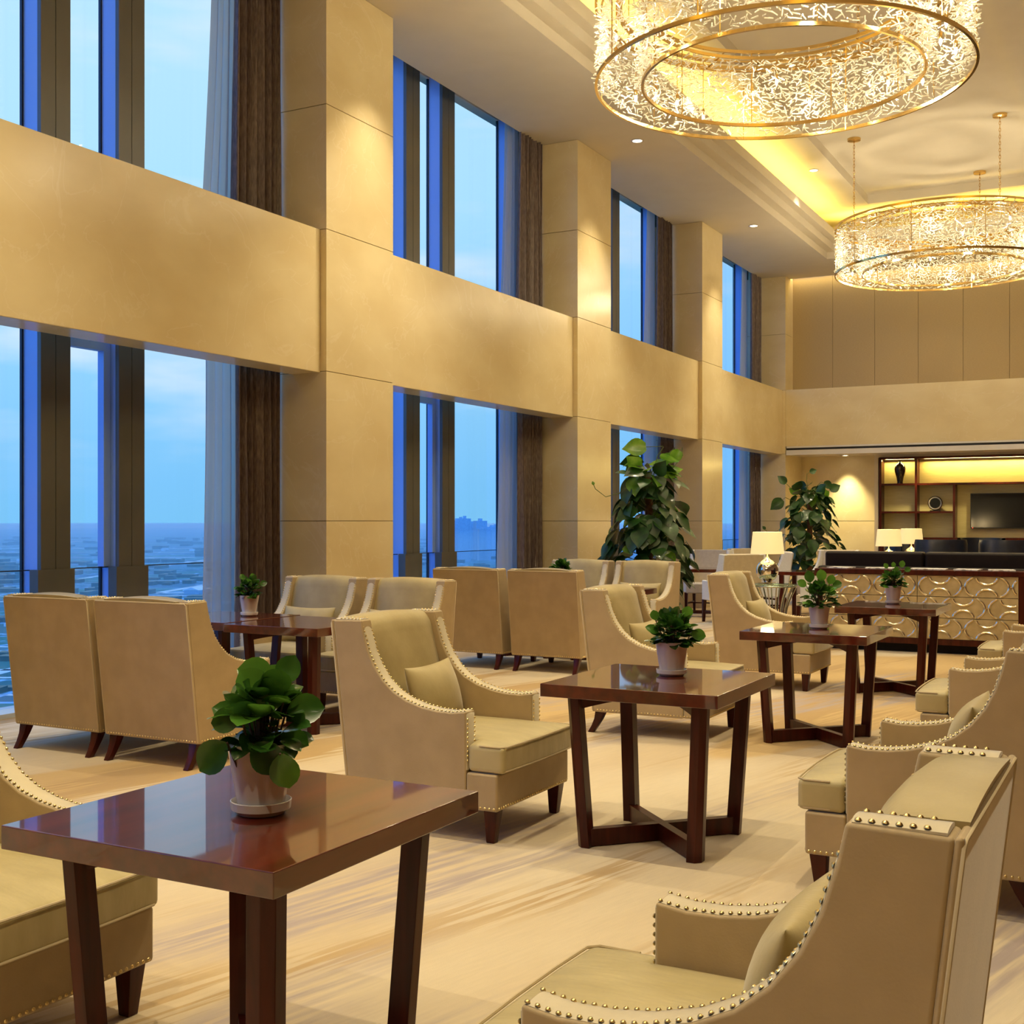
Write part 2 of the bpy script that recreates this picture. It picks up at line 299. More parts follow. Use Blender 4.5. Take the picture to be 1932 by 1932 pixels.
def place(proto, used, name, loc, rz, label, group=None):
    """first call moves the prototype itself, later calls copy it"""
    o = proto if not used[0] else dup(proto); used[0] = True
    o.name = name; o.location = loc; o.rotation_euler = (0, 0, rz); o['label'] = label
    if group: o['group'] = group
    return o
# ------------------------------------------------------------------ the setting
WX = -6.8; GX = -7.86; Z1, Z2, ZC = 2.86, 4.19, 6.55
XR, YB, YF = 2.4, -4.8, 25.25
struct(bx(GX - .25, XR, YB, 26.6, -.12, 0).build('floor', M['carpet'], smooth=False))
# ceiling: lower band round the tray, stepped cornice, upper ceiling, inner tray
def ring_slab(x0, x1, y0, y1, X0, X1, Y0, Y1, z0, z1):
    b = MB(); b.box(X0, x0, Y0, Y1, z0, z1); b.box(x1, X1, Y0, Y1, z0, z1); b.box(x0, x1, Y0, y0, z0, z1); b.box(x0, x1, y1, Y1, z0, z1); return b
struct(ring_slab(TX0, TX1, TY0, TY1, -7.30, XR, YB, 25.1, ZC, 6.68).build('ceiling', M['plaster'], smooth=False))
b = ring_slab(TX0 + .145, TX1 - .145, TY0 + .145, TY1 - .145, TX0 - .3, TX1 + .3, TY0 - .15, TY1 + .3, 6.68, 6.815)
b2 = ring_slab(TX0 + .275, TX1 - .275, TY0 + .275, TY1 - .275, TX0 + .02, TX1 - .02, TY0 - .15, TY1 - .02, 6.815, 6.97)
b.add(b2.v, b2.f)
struct(b.build('trim_1', M['plaster'], smooth=False))
# upper ceiling with raised inner tray
b = ring_slab(-4.745, -1.36, -3.9, 22.87, -6.5, .4, YB, 24.4, 7.36, 7.44)
b.box(-4.745, -1.36, -3.9, 22.87, 7.52, 7.6)
b.box(-4.80, -4.745, -3.9, 22.87, 7.44, 7.52); b.box(-1.36, -1.3, -3.9, 22.87, 7.44, 7.52); b.box(-4.8, -1.3, 22.87, 22.93, 7.44, 7.52); b.box(-4.8, -1.3, -3.96, -3.9, 7.44, 7.52)
struct(b.build('ceiling', M['plaster'], smooth=False))
b = MB(); b.box(-6.5, -6.42, YB, 24.4, 6.68, 7.36); b.box(.32, .4, YB, 24.4, 6.68, 7.36); b.box(-6.5, .4, 24.32, 24.4, 6.68, 7.36)
struct(b.build('trim_2', M['plaster'], smooth=False))
# window pocket over the glass
b = MB(); b.box(-8.0, -7.85, YB, YF, 6.88, 7.0); b.box(-7.85, -7.30, YB, YF, 6.93, 7.0); b.box(-7.34, -7.30, YB, YF, 6.55, 7.0)
struct(b.build('trim_3', M['plaster'], smooth=False))
# side and back walls
struct(bx(XR, XR + .2, YB, 26.6, 0, 6.7).build('wall_right', M['darkwall'], smooth=False))
struct(bx(GX - .2, XR, YB - .2, YB, 0, 7.6).build('wall_back', M['darkwall'], smooth=False))
# marble pillars in blocks with joints
PIL = [(-3.0, -1.9), (3.95, 5.05), (9.07, 10.18), (14.57, 15.68), (19.55, 20.62), (24.73, 25.25)]
for i, (y0, y1) in enumerate(PIL):
    b = MB(); zs = [0, 1.48, 2.87, 4.19, 5.35, ZC]
    for a, c in zip(zs[:-1], zs[1:]): b.box(GX + .06, WX, y0, y1, a + (.003 if a else 0), c - .003)
    p = struct(b.build('wall_left_pillar', M['marble'], bevel=.002, seg=1, smooth=False))
    struct(bx(GX + .08, WX - .012, y0 + .012, y1 - .012, 0, ZC).build('joint', M['joint'], p, smooth=False))
# marble spandrel beams
ys = [PIL[0][1]] + [v for p in PIL[1:] for v in p]
for i in range(0, len(ys) - 1, 2):
    struct(bx(-7.20, -6.868, ys[i], ys[i + 1], Z1, Z2).build('wall_left_beam', M['marble'], bevel=.004, seg=1, smooth=False))
# glazing by bay
MUL = [k * 5.18 + 6.56 + d for k in range(-3, 4) for d in (0, .80, 2.56)]
bays = [(-1.9, 3.95), (5.05, 9.07), (10.18, 14.57), (15.68, 19.55), (20.62, 24.73)]
for i, (y0, y1) in enumerate(bays):
    we = sempty('window_%d' % (i + 1))
    ms = [y for y in MUL if y > y0 - .1 and y + .29 < y1 + .35]
    for y in ms:
        m_ = bx(-7.70, -7.66, y, y + .142, 0, 6.93); m_.box(-7.70, -7.66, y + .148, y + .29, 0, 6.93)
        mo = struct(m_.build('mullion', M['mullion'], we, smooth=False))
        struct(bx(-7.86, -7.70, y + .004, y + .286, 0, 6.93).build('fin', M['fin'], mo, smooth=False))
        struct(bx(-7.885, -7.86, y - .012, y + .302, 0, 6.93).build('seal', M['seal'], mo, smooth=False))
        struct(bx(-7.745, -7.65, y - .035, y + .325, 0, 1.10).build('mullion_base', M['mullion'], mo, smooth=False))
    struct(bx(-7.875, -7.866, y0, y1, 0.02, 6.9).build('pane', M['glass'], we, smooth=False))
    struct(bx(-7.80, -7.785, y0, y1, 0.04, 1.09).build('guard_glass', M['glass'], we, smooth=False))
    struct(bx(-7.805, -7.78, y0, y1, 1.09, 1.098).build('guard_rail', M['seal'], we, smooth=False))
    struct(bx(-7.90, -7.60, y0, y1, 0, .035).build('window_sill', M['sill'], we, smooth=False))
    for a, c in zip(ms[:-1], ms[1:]):
        if c - a < 1.2:
            b = MB(); b.box(-7.83, -7.76, a + .29, a + .36, 1.10, 2.9); b.box(-7.83, -7.76, c - .07, c, 1.10, 2.9); b.box(-7.83, -7.76, a + .29, c, 2.9, 2.98)
            struct(b.build('vent_frame', M['fin'], we, smooth=False))
struct(bx(GX - .12, GX - .05, YB, YF + 1, -.12, .0).build('trim_4', M['sill'], smooth=False))
# far wall: marble beam over the bar niche, cloth panels above
b = MB()
for k in range(-1, 11):
    x0 = -6.82 + k * .855; x1 = min(x0 + .85, XR)
    if x0 < XR and x1 > -6.82: b.box(max(x0, -6.82), x1, 25.30, 25.38, Z2 - .1, 6.75)
fw_ = struct(b.build('wall_far', M['wallcloth'], bevel=.003, seg=1, smooth=False))
struct(bx(-6.85, XR, 25.38, 25.42, Z2 - .1, 6.8).build('joint', M['joint'], fw_, smooth=False))
struct(bx(-6.80, XR, 24.74, 25.30, 3.02, Z2).build('wall_far_beam', M['marble'], bevel=.004, seg=1, smooth=False))
b = MB(); b.box(-6.78, XR, 24.76, 25.3, 2.93, 3.02); struct(b.build('trim_5', M['seal'], smooth=False))
b = MB(); b.box(-6.78, XR, 24.70, 24.80, 2.84, 2.94); b.box(-6.78, XR, 24.72, 24.78, 2.985, 3.02); b.box(-6.8, XR, 24.80, 26.2, 2.86, 2.93)
struct(b.build('trim_6', M['ceramic'], smooth=False))
b = MB()
for a, c in ((0, 1.475), (1.485, 2.86)): b.box(-6.80, -5.2, 26.0, 26.1, a, c)
nw = struct(b.build('wall_niche', M['marble'], smooth=False))
struct(bx(-8.1, -6.80, 25.25, 26.2, 0, 7.0).build('wall_left', M['marble'], smooth=False))
struct(bx(-6.95, XR, 26.1, 26.2, 0, 2.93).build('joint', M['joint'], nw, smooth=False))
struct(bx(-5.22, -5.14, 25.80, 26.1, 0, 2.86).build('trim_7', M['sidewall'], smooth=False))
struct(bx(-5.14, XR, 25.80, 26.1, 2.80, 2.86).build('trim_8', M['sidewall'], smooth=False))
# light slot above the far panels
strip((-3.0, 25.2, 6.62), 8, PI, 26, PI * .08)
# ------------------------------------------------------------------ outdoors
struct(bx(-17000, -9, -7000, 17000, -132, -130).build('ground', M['land'], smooth=False))
struct(bx(-16900, -60, -6900, 16900, -129.9, -28).build('haze', M['haze'], smooth=False))
rnd = random.Random(5)
used = [False]
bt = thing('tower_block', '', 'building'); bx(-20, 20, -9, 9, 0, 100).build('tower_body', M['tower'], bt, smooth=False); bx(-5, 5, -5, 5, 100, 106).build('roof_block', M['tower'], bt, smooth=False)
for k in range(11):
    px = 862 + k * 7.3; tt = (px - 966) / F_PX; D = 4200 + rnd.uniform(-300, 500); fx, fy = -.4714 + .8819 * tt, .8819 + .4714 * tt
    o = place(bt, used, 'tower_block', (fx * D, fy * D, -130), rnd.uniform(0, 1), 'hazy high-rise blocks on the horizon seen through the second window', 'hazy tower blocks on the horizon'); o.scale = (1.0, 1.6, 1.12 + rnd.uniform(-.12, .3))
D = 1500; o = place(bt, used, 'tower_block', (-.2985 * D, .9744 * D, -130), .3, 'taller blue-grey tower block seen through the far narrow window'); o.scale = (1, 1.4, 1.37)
o.pop('group', None) if hasattr(o, 'pop') else None
if 'group' in o: del o['group']
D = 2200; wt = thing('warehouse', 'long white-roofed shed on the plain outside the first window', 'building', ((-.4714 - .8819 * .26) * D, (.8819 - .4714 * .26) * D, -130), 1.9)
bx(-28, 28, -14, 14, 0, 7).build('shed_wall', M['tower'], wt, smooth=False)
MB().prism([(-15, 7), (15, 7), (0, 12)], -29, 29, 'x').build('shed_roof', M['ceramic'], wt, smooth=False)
# the plain far below: fields of small buildings, tree belts and roads, too many and too far to count
def far_pt(r, lo, hi):
    tt = (r.uniform(-60, 1300) - 966) / F_PX; D = lo * (hi / lo) ** r.random(); return D * (-.4714 + .8819 * tt), D * (.8819 + .4714 * tt), D
rf = random.Random(12)
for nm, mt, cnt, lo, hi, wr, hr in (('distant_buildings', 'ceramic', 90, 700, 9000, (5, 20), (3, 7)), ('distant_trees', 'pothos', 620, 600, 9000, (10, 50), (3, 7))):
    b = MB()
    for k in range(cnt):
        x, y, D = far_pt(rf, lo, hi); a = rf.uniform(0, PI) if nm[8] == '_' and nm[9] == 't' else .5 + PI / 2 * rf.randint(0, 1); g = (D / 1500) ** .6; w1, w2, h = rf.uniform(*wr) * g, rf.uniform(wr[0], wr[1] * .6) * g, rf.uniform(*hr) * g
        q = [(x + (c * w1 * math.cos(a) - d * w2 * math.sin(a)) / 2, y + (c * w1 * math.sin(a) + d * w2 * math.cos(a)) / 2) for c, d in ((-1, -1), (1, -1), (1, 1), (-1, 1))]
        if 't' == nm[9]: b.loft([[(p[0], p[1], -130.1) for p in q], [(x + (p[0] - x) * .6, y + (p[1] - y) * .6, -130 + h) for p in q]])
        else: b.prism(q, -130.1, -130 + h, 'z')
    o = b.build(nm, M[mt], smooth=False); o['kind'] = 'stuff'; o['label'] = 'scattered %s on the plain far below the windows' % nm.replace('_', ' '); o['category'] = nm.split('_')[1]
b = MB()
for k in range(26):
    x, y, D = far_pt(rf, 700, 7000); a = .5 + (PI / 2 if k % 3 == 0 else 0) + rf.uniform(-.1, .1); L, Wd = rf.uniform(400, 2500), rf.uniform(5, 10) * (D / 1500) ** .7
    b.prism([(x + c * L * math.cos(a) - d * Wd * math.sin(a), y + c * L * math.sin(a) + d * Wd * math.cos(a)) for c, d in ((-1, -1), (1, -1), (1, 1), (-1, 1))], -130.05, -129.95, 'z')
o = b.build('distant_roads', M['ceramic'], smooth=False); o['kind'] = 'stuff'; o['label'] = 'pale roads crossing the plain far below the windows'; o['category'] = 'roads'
# ------------------------------------------------------------------ curtains
def curtain_mesh(y0, y1, x, z0, z1, amp, n, flare=0, seed=0, toprow=True):
    r = random.Random(seed); ph = [r.uniform(0, 6) for _ in range(4)]; cols = n * 8; rows = 14; b = MB(); v = []; f = []
    for j in range(rows + 1):
        t_ = j / rows; z = z0 + (z1 - z0) * t_
        for i in range(cols + 1):
            s_ = i / cols; ya = y0 - flare * (1 - t_) ** 1.5; y = ya + (y1 - ya) * s_
            q = amp * (.7 + .3 * (1 - t_)) * (math.sin(s_ * n * 2 * PI + ph[0] + .5 * math.sin(3 * t_ + ph[1])) + .35 * math.sin(s_ * n * 4.7 + ph[2] + t_))
            v.append((x + q, y + .3 * amp * math.cos(s_ * n * 2 * PI + ph[0]), z))
    for j in range(rows):
        for i in range(cols): a = j * (cols + 1) + i; f.append((a, a + 1, a + cols + 2, a + cols + 1))
    b.add(v, f); return b
ordn = ['first', 'second', 'third', 'fourth', 'fifth']
names = ['', 'nearest window', 'second window bay', 'third window bay', 'farthest window bay']
for i, (y0, y1) in enumerate(bays):
    if i == 0: continue
    for lev, (za, zb) in (('lower', (.02, 3.02)), ('upper', (3.4, 6.90))):
        fl = .0 if lev == 'lower' else .06
        o = tag(curtain_mesh(y1 - .62, y1 - .03, -7.34, za, zb, .05, 7, fl, i * 3 + (lev == 'upper')).build('velvet_curtain', M['curtain']),
                'brown velvet curtain, %s half of the %s' % (lev, names[i]), 'curtain', 'brown velvet curtains')
        so = o.modifiers.new('thick', 'SOLIDIFY'); so.thickness = .006
        o = tag(curtain_mesh(y1 - (.86 if lev == 'lower' else .72), y1 - .42, -7.50, za, zb, .032, 4, .08 if lev == 'lower' else .22, i * 5 + 40 + (lev == 'upper')).build('sheer_curtain', M['sheer']),
                'pale grey sheer curtain, %s half of the %s' % (lev, names[i]), 'curtain', 'grey sheer curtains')
# ------------------------------------------------------------------ armchair
def side_profile(z0=.15):
    cur = [(-.35, 1.0), (-.335, .93), (-.31, .85), (-.275, .78), (-.225, .715), (-.165, .665), (-.09, .628), (0, .603), (.08, .592), (.16, .590), (.235, .600)]
    return [(-.419, z0), (-.517, .995)] + cur + [(.235, z0)], cur
def nail(b, p, n, r=.0062):
    n = Vector(n).normalized(); a = Vector((0, 1, 0)) if abs(n.y) < .9 else Vector((1, 0, 0)); u = n.cross(a).normalized(); q = n.cross(u); p = Vector(p)
    rings = []
    for rr, hh in ((1, 0), (.72, .55)):
        rings.append([tuple(p + (u * math.cos(k * PI / 3) + q * math.sin(k * PI / 3)) * r * rr + n * r * hh) for k in range(6)])
    o = len(b.v); b.v += rings[0] + rings[1] + [tuple(p + n * r * .85)]
    for k in range(6): b.f.append((o + k, o + (k + 1) % 6, o + 6 + (k + 1) % 6, o + 6 + k)); b.f.append((o + 6 + k, o + 6 + (k + 1) % 6, o + 12))
def resample(pts, step):
    out = []; acc = 0; pts = [Vector(p) for p in pts]; nxt = step * .5
    for a, c in zip(pts[:-1], pts[1:]):
        L = (c - a).length
        while nxt <= acc + L: tt = (nxt - acc) / L; out.append((a.lerp(c, tt), (c - a).normalized())); nxt += step
        acc += L
    return out
def cushion_mesh(x0, x1, xs, yi, yo, z0, z1, crown):
    X = [x0 + (xs - x0) * k / 8 for k in range(9)] + [xs + (x1 - xs) * k / 4 for k in range(1, 5)]
    Y = [-yo, (-yo - yi) / 2, -yi] + [-yi + 2 * yi * k / 10 for k in range(1, 10)] + [yi, (yi + yo) / 2, yo]
    top = lambda x, y: z1 + crown * (1 - ((x - (x0 + x1) / 2) / ((x1 - x0) / 2)) ** 4) * (1 - (y / yo) ** 4) - .004
    b = MB(); vid = {}
    def vt(i, j, k):
        if (i, j, k) not in vid:
            xx = X[i]; bulge = .012 * (1 - (Y[j] / yo) ** 2) if i == len(X) - 1 else 0
            b.v.append((xx + bulge, Y[j], z0 if k == 0 else top(X[i], Y[j]))); vid[(i, j, k)] = len(b.v) - 1
        return vid[(i, j, k)]
    ok = lambda i, j: 0 <= i < len(X) - 1 and 0 <= j < len(Y) - 1 and (X[i] >= xs - 1e-6 or (Y[j] >= -yi - 1e-6 and Y[j + 1] <= yi + 1e-6))
    for i in range(len(X) - 1):
        for j in range(len(Y) - 1):
            if not ok(i, j): continue
            b.f.append((vt(i, j, 1), vt(i + 1, j, 1), vt(i + 1, j + 1, 1), vt(i, j + 1, 1))); b.f.append((vt(i, j, 0), vt(i, j + 1, 0), vt(i + 1, j + 1, 0), vt(i + 1, j, 0)))
            for di, dj, e in ((-1, 0, ((i, j), (i, j + 1))), (1, 0, ((i + 1, j + 1), (i + 1, j))), (0, -1, ((i + 1, j), (i, j))), (0, 1, ((i, j + 1), (i + 1, j + 1)))):
                if not ok(i + di, j + dj): b.f.append((vt(*e[0], 0), vt(*e[0], 1), vt(*e[1], 1), vt(*e[1], 0)))
    return b, top
def make_armchair():
    t_ = thing('armchair', '', 'armchair', group='beige nailhead armchairs')
    prof, cur = side_profile(); HW = .40; TH = .09
    for s in (-1, 1):
        y0, y1 = sorted((s * HW, s * (HW - TH)))
        MB().prism(prof, y0, y1, 'y').build('side_panel', M['velvet'], t_, bevel=.009, seg=3)
    # pale velvet band with sheen from above painted in, over the wing top, down the arm and its front
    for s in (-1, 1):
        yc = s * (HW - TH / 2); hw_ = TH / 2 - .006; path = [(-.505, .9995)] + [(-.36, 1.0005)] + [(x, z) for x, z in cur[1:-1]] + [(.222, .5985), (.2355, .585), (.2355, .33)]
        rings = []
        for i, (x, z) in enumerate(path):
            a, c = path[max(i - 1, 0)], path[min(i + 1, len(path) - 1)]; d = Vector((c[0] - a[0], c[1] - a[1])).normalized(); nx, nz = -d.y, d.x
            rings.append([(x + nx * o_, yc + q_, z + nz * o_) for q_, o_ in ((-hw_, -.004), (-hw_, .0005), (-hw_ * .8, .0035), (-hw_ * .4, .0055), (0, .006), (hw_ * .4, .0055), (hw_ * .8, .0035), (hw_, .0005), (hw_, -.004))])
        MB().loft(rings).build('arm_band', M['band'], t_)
    # outer back
    b = MB(); iy = HW - TH - .001
    b.loft([[(-.432, -HW, .152), (-.432, HW, .152), (-.418, HW, .152), (-.418, -HW, .152)], [(-.531, -HW, .996), (-.531, HW, .996), (-.516, HW, .996), (-.516, -HW, .996)]])
    b.build('back_panel', M['velvet'], t_, bevel=.006, seg=2)
    # inside back cushion, gently domed
    b = MB(); rows, cols = 24, 12; v = []
    for k in range(rows + 1):
        tt = k / rows; z = .40 + .602 * tt
        for i in range(cols + 1):
            s_ = -1 + 2 * i / cols; x = -.235 - .15 * tt + .034 * (1 - abs(s_) ** 3) * math.sin(PI * tt * .86 + .2) ** .6 - (.035 * max(0, (tt - .88) / .12) ** 2)
            v.append((x, s_ * (iy - .0), z + (.020 * (1 - s_ ** 2) * (tt > .9))))
    nf = len(v)
    for k in range(rows + 1):
        tt = k / rows; z = .40 + .602 * tt
        for i in range(cols + 1): v.append((-.392 - .136 * tt, (-1 + 2 * i / cols) * iy, z + (.012 * (1 - (-1 + 2 * i / cols) ** 2) * (tt > .9))))
    f = []; W_ = cols + 1
    for k in range(rows):
        for i in range(cols): a = k * W_ + i; f.append((a, a + 1, a + W_ + 1, a + W_)); f.append((nf + a, nf + a + W_, nf + a + W_ + 1, nf + a + 1))
    for k in range(rows):
        for i in (0, cols): a = k * W_ + i; f.append((a, a + W_, nf + a + W_, nf + a))
    for i in range(cols):
        a = rows * W_ + i; f.append((a, a + 1, nf + a + 1, nf + a)); f.append((i, nf + i, nf + i + 1, i + 1))
    b.add(v, f); b.build('back_cushion', M['velvet_in'], t_)
    # seat
    b, top = cushion_mesh(-.28, .43, .242, .305, .395, .325, .452, .028)
    sc_ = b.build('seat_cushion', M['velvet_seat'], t_, bevel=.022, seg=3, ang=50)
    b = MB(); fr = [(.30, -.385), (.405, -.385), (.43, -.36), (.438, -.2), (.441, 0), (.438, .2), (.43, .36), (.405, .385), (.30, .385)]
    b.tube([(x + .001, y * 1.012, .447) for x, y in fr], .0042, 6); b.tube([(x + .001, y * 1.012, .337) for x, y in fr], .0042, 6)
    b.build('welt', M['piping'], sc_)
    # seat frame
    b = MB(); b.box(.236, .40, -.40, .40, .152, .322); b.build('seat_frame', M['velvet'], t_, bevel=.012, seg=2)
    bx(-.41, .236, -.308, .308, .152, .318).build('seat_deck', M['velvet'], t_)
    # nailheads: one part per row
    full = [(-.485, 1.0), (-.365, 1.0)]
    def row(pts, step, nf, off=0):
        b = MB()
        for p, d in resample(pts, step):
            n_ = nf(d) if callable(nf) else nf; nail(b, p + Vector(n_) * off, n_)
        b.build('nailhead_row', M['brass_nail'], t_, smooth=True)
    for s in (-1, 1):
        for yy in (HW - .011, HW - TH + .011):
            row([(x, s * yy, z) for x, z in full + cur[1:]], .0212, lambda d: (-d.z, 0, d.x), .0034)
            row([(.239, s * yy, .575), (.239, s * yy, .36)], .0212, (1, 0, 0))
        row([(-.405, s * .4005, .166), (.39, s * .4005, .166)], .0235, (0, s, 0))
    row([(.4005, -.39, .166), (.4005, .39, .166)], .0235, (1, 0, 0))
    row([(-.4330, -.39, .166), (-.4330, .39, .166)], .0235, (-1, 0, 0))
    # piping round the outer back
    b = MB(); b.tube([(-.431, -.397, .16), (-.529, -.397, .98), (-.530, -.385, .990), (-.530, .385, .990), (-.529, .397, .98), (-.431, .397, .16)], .0042, 6)
    b.build('piping', M['piping'], t_)
    for s in (-1, 1):
        b = MB(); b.loft([[(x + q[0] * a, s * .345 + q[1] * a, z) for q in ((-1, -1), (1, -1), (1, 1), (-1, 1))] for x, a, z in ((.345, .021, 0), (.352, .034, .152))])
        b.build('leg', M['wood'], t_, bevel=.003, seg=1)
        b = MB(); b.loft([[(x + q[0] * a, s * .345 + q[1] * a, z) for q in ((-1, -1), (1, -1), (1, 1), (-1, 1))] for x, a, z in ((-.462, .021, 0), (-.432, .023, .045), (-.405, .027, .095), (-.385, .034, .153))])
        b.build('leg', M['wood'], t_, bevel=.003, seg=1)
    def squeeze(o):
        for c in o.children:
            c.data.transform(Matrix.Scale(.9425, 4, (0, 1, 0))); squeeze(c)
    squeeze(t_)
    return t_
CH = make_armchair(); cu = [False]
E_, S_, N_, W_ = 0, -PI / 2, PI / 2, PI   # facing
def chair(x, y, rz, label): return place(CH, cu, 'armchair', (x, y, 0), rz, label)
chair(-6.23, 5.89, N_, 'beige armchair seen from behind, nearest the window at far left')
chair(-5.405, 5.88, N_, 'beige armchair seen from behind, second from the window at left, its arm towards the room')
chair(-6.27, 7.93, S_, 'beige armchair facing the camera behind the window table, in front of the brown curtain')
chair(-5.41, 7.93, S_, 'beige armchair facing the camera at the near window table, in front of the first pillar')
chair(-6.135, 11.00, N_, 'tan-lit armchair back in the second window row, left of its pair')
chair(-5.275, 11.00, N_, 'tan-lit armchair back in the second window row, right of its pair')
chair(-6.16, 12.92, S_, 'armchair facing the camera behind the small dark plant, left of its pair')
chair(-5.32, 12.92, S_, 'armchair facing the camera just in front of the tall climbing plant, right of its pair')
chair(-3.07, 2.33, E_, 'olive armchair cut off at the lower left corner behind the nearest table')
chair(-3.05, 5.19, E_, 'large beige armchair with a lumbar pillow in the middle of the room, facing right')
chair(-3.05, 8.08, E_, 'beige armchair facing right behind the second table and its plant')
chair(-3.05, 10.80, E_, 'beige armchair facing right in front of the mirrored lamp')
chair(-.79, 2.325, W_, 'large beige armchair nearest the camera at lower right, facing left')
chair(-.845, 5.18, W_, 'beige armchair at the right edge, second from the camera, facing left')
chair(-.865, 7.96, W_, 'beige armchair at the right edge, third from the camera, arms and seat showing')
chair(-.86, 10.78, W_, 'beige armchair at the right edge, farthest of its row, before the cream console')
# lumbar pillows
def pillow_mesh(w=.52, h=.30, t=.075):
    b = MB(); n = 28; m_ = 18; v = []; f = []
    for sd in (1, -1):
        for j in range(m_ + 1):
            for i in range(n + 1):
                u = math.sin(PI * (i / n - .5)); q = math.sin(PI * (j / m_ - .5)); th = t * max(0, (1 - u * u) * (1 - q * q)) ** .5
                pin = 1 - .09 * (1 - abs(u) ** 2) * 1.0; pin2 = 1 - .05 * (1 - abs(q) ** 2)
                v.append((sd * th, u * w / 2 * pin2, q * h / 2 * pin))
    k = (n + 1) * (m_ + 1)
    for j in range(m_):
        for i in range(n): a = j * (n + 1) + i; f.append((a, a + 1, a + n + 2, a + n + 1)); f.append((k + a, k + a + n + 1, k + a + n + 2, k + a + 1))
    b.add(v, f); return b
PO = tag(pillow_mesh().build('lumbar_pillow', M['velvet_in']), '', 'pillow', 'lumbar pillows on the armchairs'); pu = [False]
def pillow(cx, cy, rz, label, dx=-.170, dz=.620, tilt=-.30, yaw=0):
    o = place(PO, pu, 'lumbar_pillow', (0, 0, 0), 0, label)
    R = Matrix.Rotation(rz, 4, 'Z') @ Matrix.Translation((dx, 0, dz)) @ Matrix.Rotation(yaw, 4, 'Z') @ Matrix.Rotation(tilt, 4, 'Y')
    mw = Matrix.Translation((cx, cy, 0)) @ R; o.location = mw.to_translation(); o.rotation_euler = mw.to_euler()
pillow(-3.05, 5.20, E_, 'olive lumbar pillow in the large armchair in the middle of the room', yaw=.12)
pillow(-3.05, 8.10, E_, 'olive lumbar pillow in the armchair behind the second table')
pillow(-3.05, 10.82, E_, 'olive lumbar pillow in the armchair in front of the mirrored lamp')
pillow(-.79, 2.35, W_, 'olive lumbar pillow in the armchair nearest the camera at lower right')
pillow(-.845, 5.20, W_, 'olive lumbar pillow in the second armchair from the camera at the right edge')
pillow(-6.27, 7.93, S_, 'pale lumbar pillow in the armchair in front of the brown curtain')
pillow(-5.41, 7.93, S_, 'pale lumbar pillow in the armchair in front of the first pillar')
pillow(-5.32, 12.92, S_, 'lumbar pillow in the armchair just in front of the tall plant')
# ------------------------------------------------------------------ tables
def make_table():
    t_ = thing('side_table', '', 'table', group='square mahogany tables')
    bx(-.415, .415, -.43, .43, .692, .75).build('tabletop', M['woodtop'], t_, bevel=.003, seg=2)
    for sx in (-1, 1):
        for sy in (-1, 1):
            b = MB(); rings = []
            for z, c, a in ((0, .262, .032), (.692, .300, .032)):
                pts = [(-a, -a), (a, -a), (a, a - .024), (a - .024, a), (-a, a)]
                rings.append([(sx * (c + p[0]), sy * (c + .012 + p[1]), z) for p in pts])
            b.loft(rings); b.build('leg', M['wood'], t_, bevel=.002, seg=1)
    def diag(z0, z1, L, arch, name):
        for sgn in (-1, 1):
            rz = math.atan2(.28, .268) * sgn; b = MB(); n = 12; th = .019 if arch else .022
            top = [(-L + 2 * L * k / n, z1 - (.0006 if sgn > 0 else 0)) for k in range(n + 1)]
            bot = [(-L + 2 * L * k / n, z0 + (arch * (1 - (abs(-1 + 2 * k / n)) ** 2) if arch else 0) + (.0006 if sgn > 0 else 0)) for k in range(n + 1)][::-1]
            b.prism(top + bot, -th, th, 'y'); b.build(name, M['wood'], t_, tfm=Matrix.Rotation(rz, 4, 'Z'))
    diag(.004, .082, .372, 0, 'stretcher'); diag(.625, .692, .43, .045, 'apron')
    return t_
TB = make_table(); tu = [False]
def table(x, y, label, rz=0): return place(TB, tu, 'side_table', (x, y, 0), rz, label)
table(-2.035, 2.41, 'glossy square mahogany table nearest the camera at lower left')
table(-2.035, 5.28, 'square mahogany table in the middle of the carpet, second from the camera')
table(-2.035, 8.21, 'square mahogany table third from the camera, reflecting the lamp')
table(-2.03, 10.86, 'square mahogany table farthest in the row, before the cream console')
table(-5.43, 7.02, 'mahogany window table between the near pairs of armchairs, nearer the room')
table(-6.31, 7.10, 'mahogany window table with a plant beside the sheer curtain')
table(-5.23, 11.93, 'mahogany table between the second pairs of armchairs, nearer the room')
table(-6.07, 11.94, 'mahogany table under the small dark plant between the second pairs of armchairs')
# ------------------------------------------------------------------ small potted plants
def leaf_pts(L, Wd, fold=.18, droop=.25, heart=False, n=7):
    """leaf in local frame: along +x, width y, normal z"""
    rows = []
    for i in range(n + 1):
        u = i / n
        if heart: wv = Wd * (math.sin(PI * min(1, (u + .10) / 1.10)) ** .75) * (1 - u ** 2.6) ** .55 * 1.15 if u < 1 else 0
        else: wv = Wd * math.sin(PI * u ** 1.05) ** .62 if 0 < u < 1 else 0
        x = L * u; z = -droop * L * u * u; rows.append(((x, -wv, z + fold * wv), (x, -wv * .5, z + fold * wv * .35), (x, 0, z), (x, wv * .5, z + fold * wv * .35), (x, wv, z + fold * wv)))
    return rows
def add_leaf(b, M4, L, Wd, **k):
    rows = leaf_pts(L, Wd, **k); o = len(b.v)
    for r in rows:
        for p in r: b.v.append(tuple(M4 @ Vector(p)))
    for i in range(len(rows) - 1):
        for j in range(4): a = o + i * 5 + j; b.f.append((a, a + 5, a + 6, a + 1))
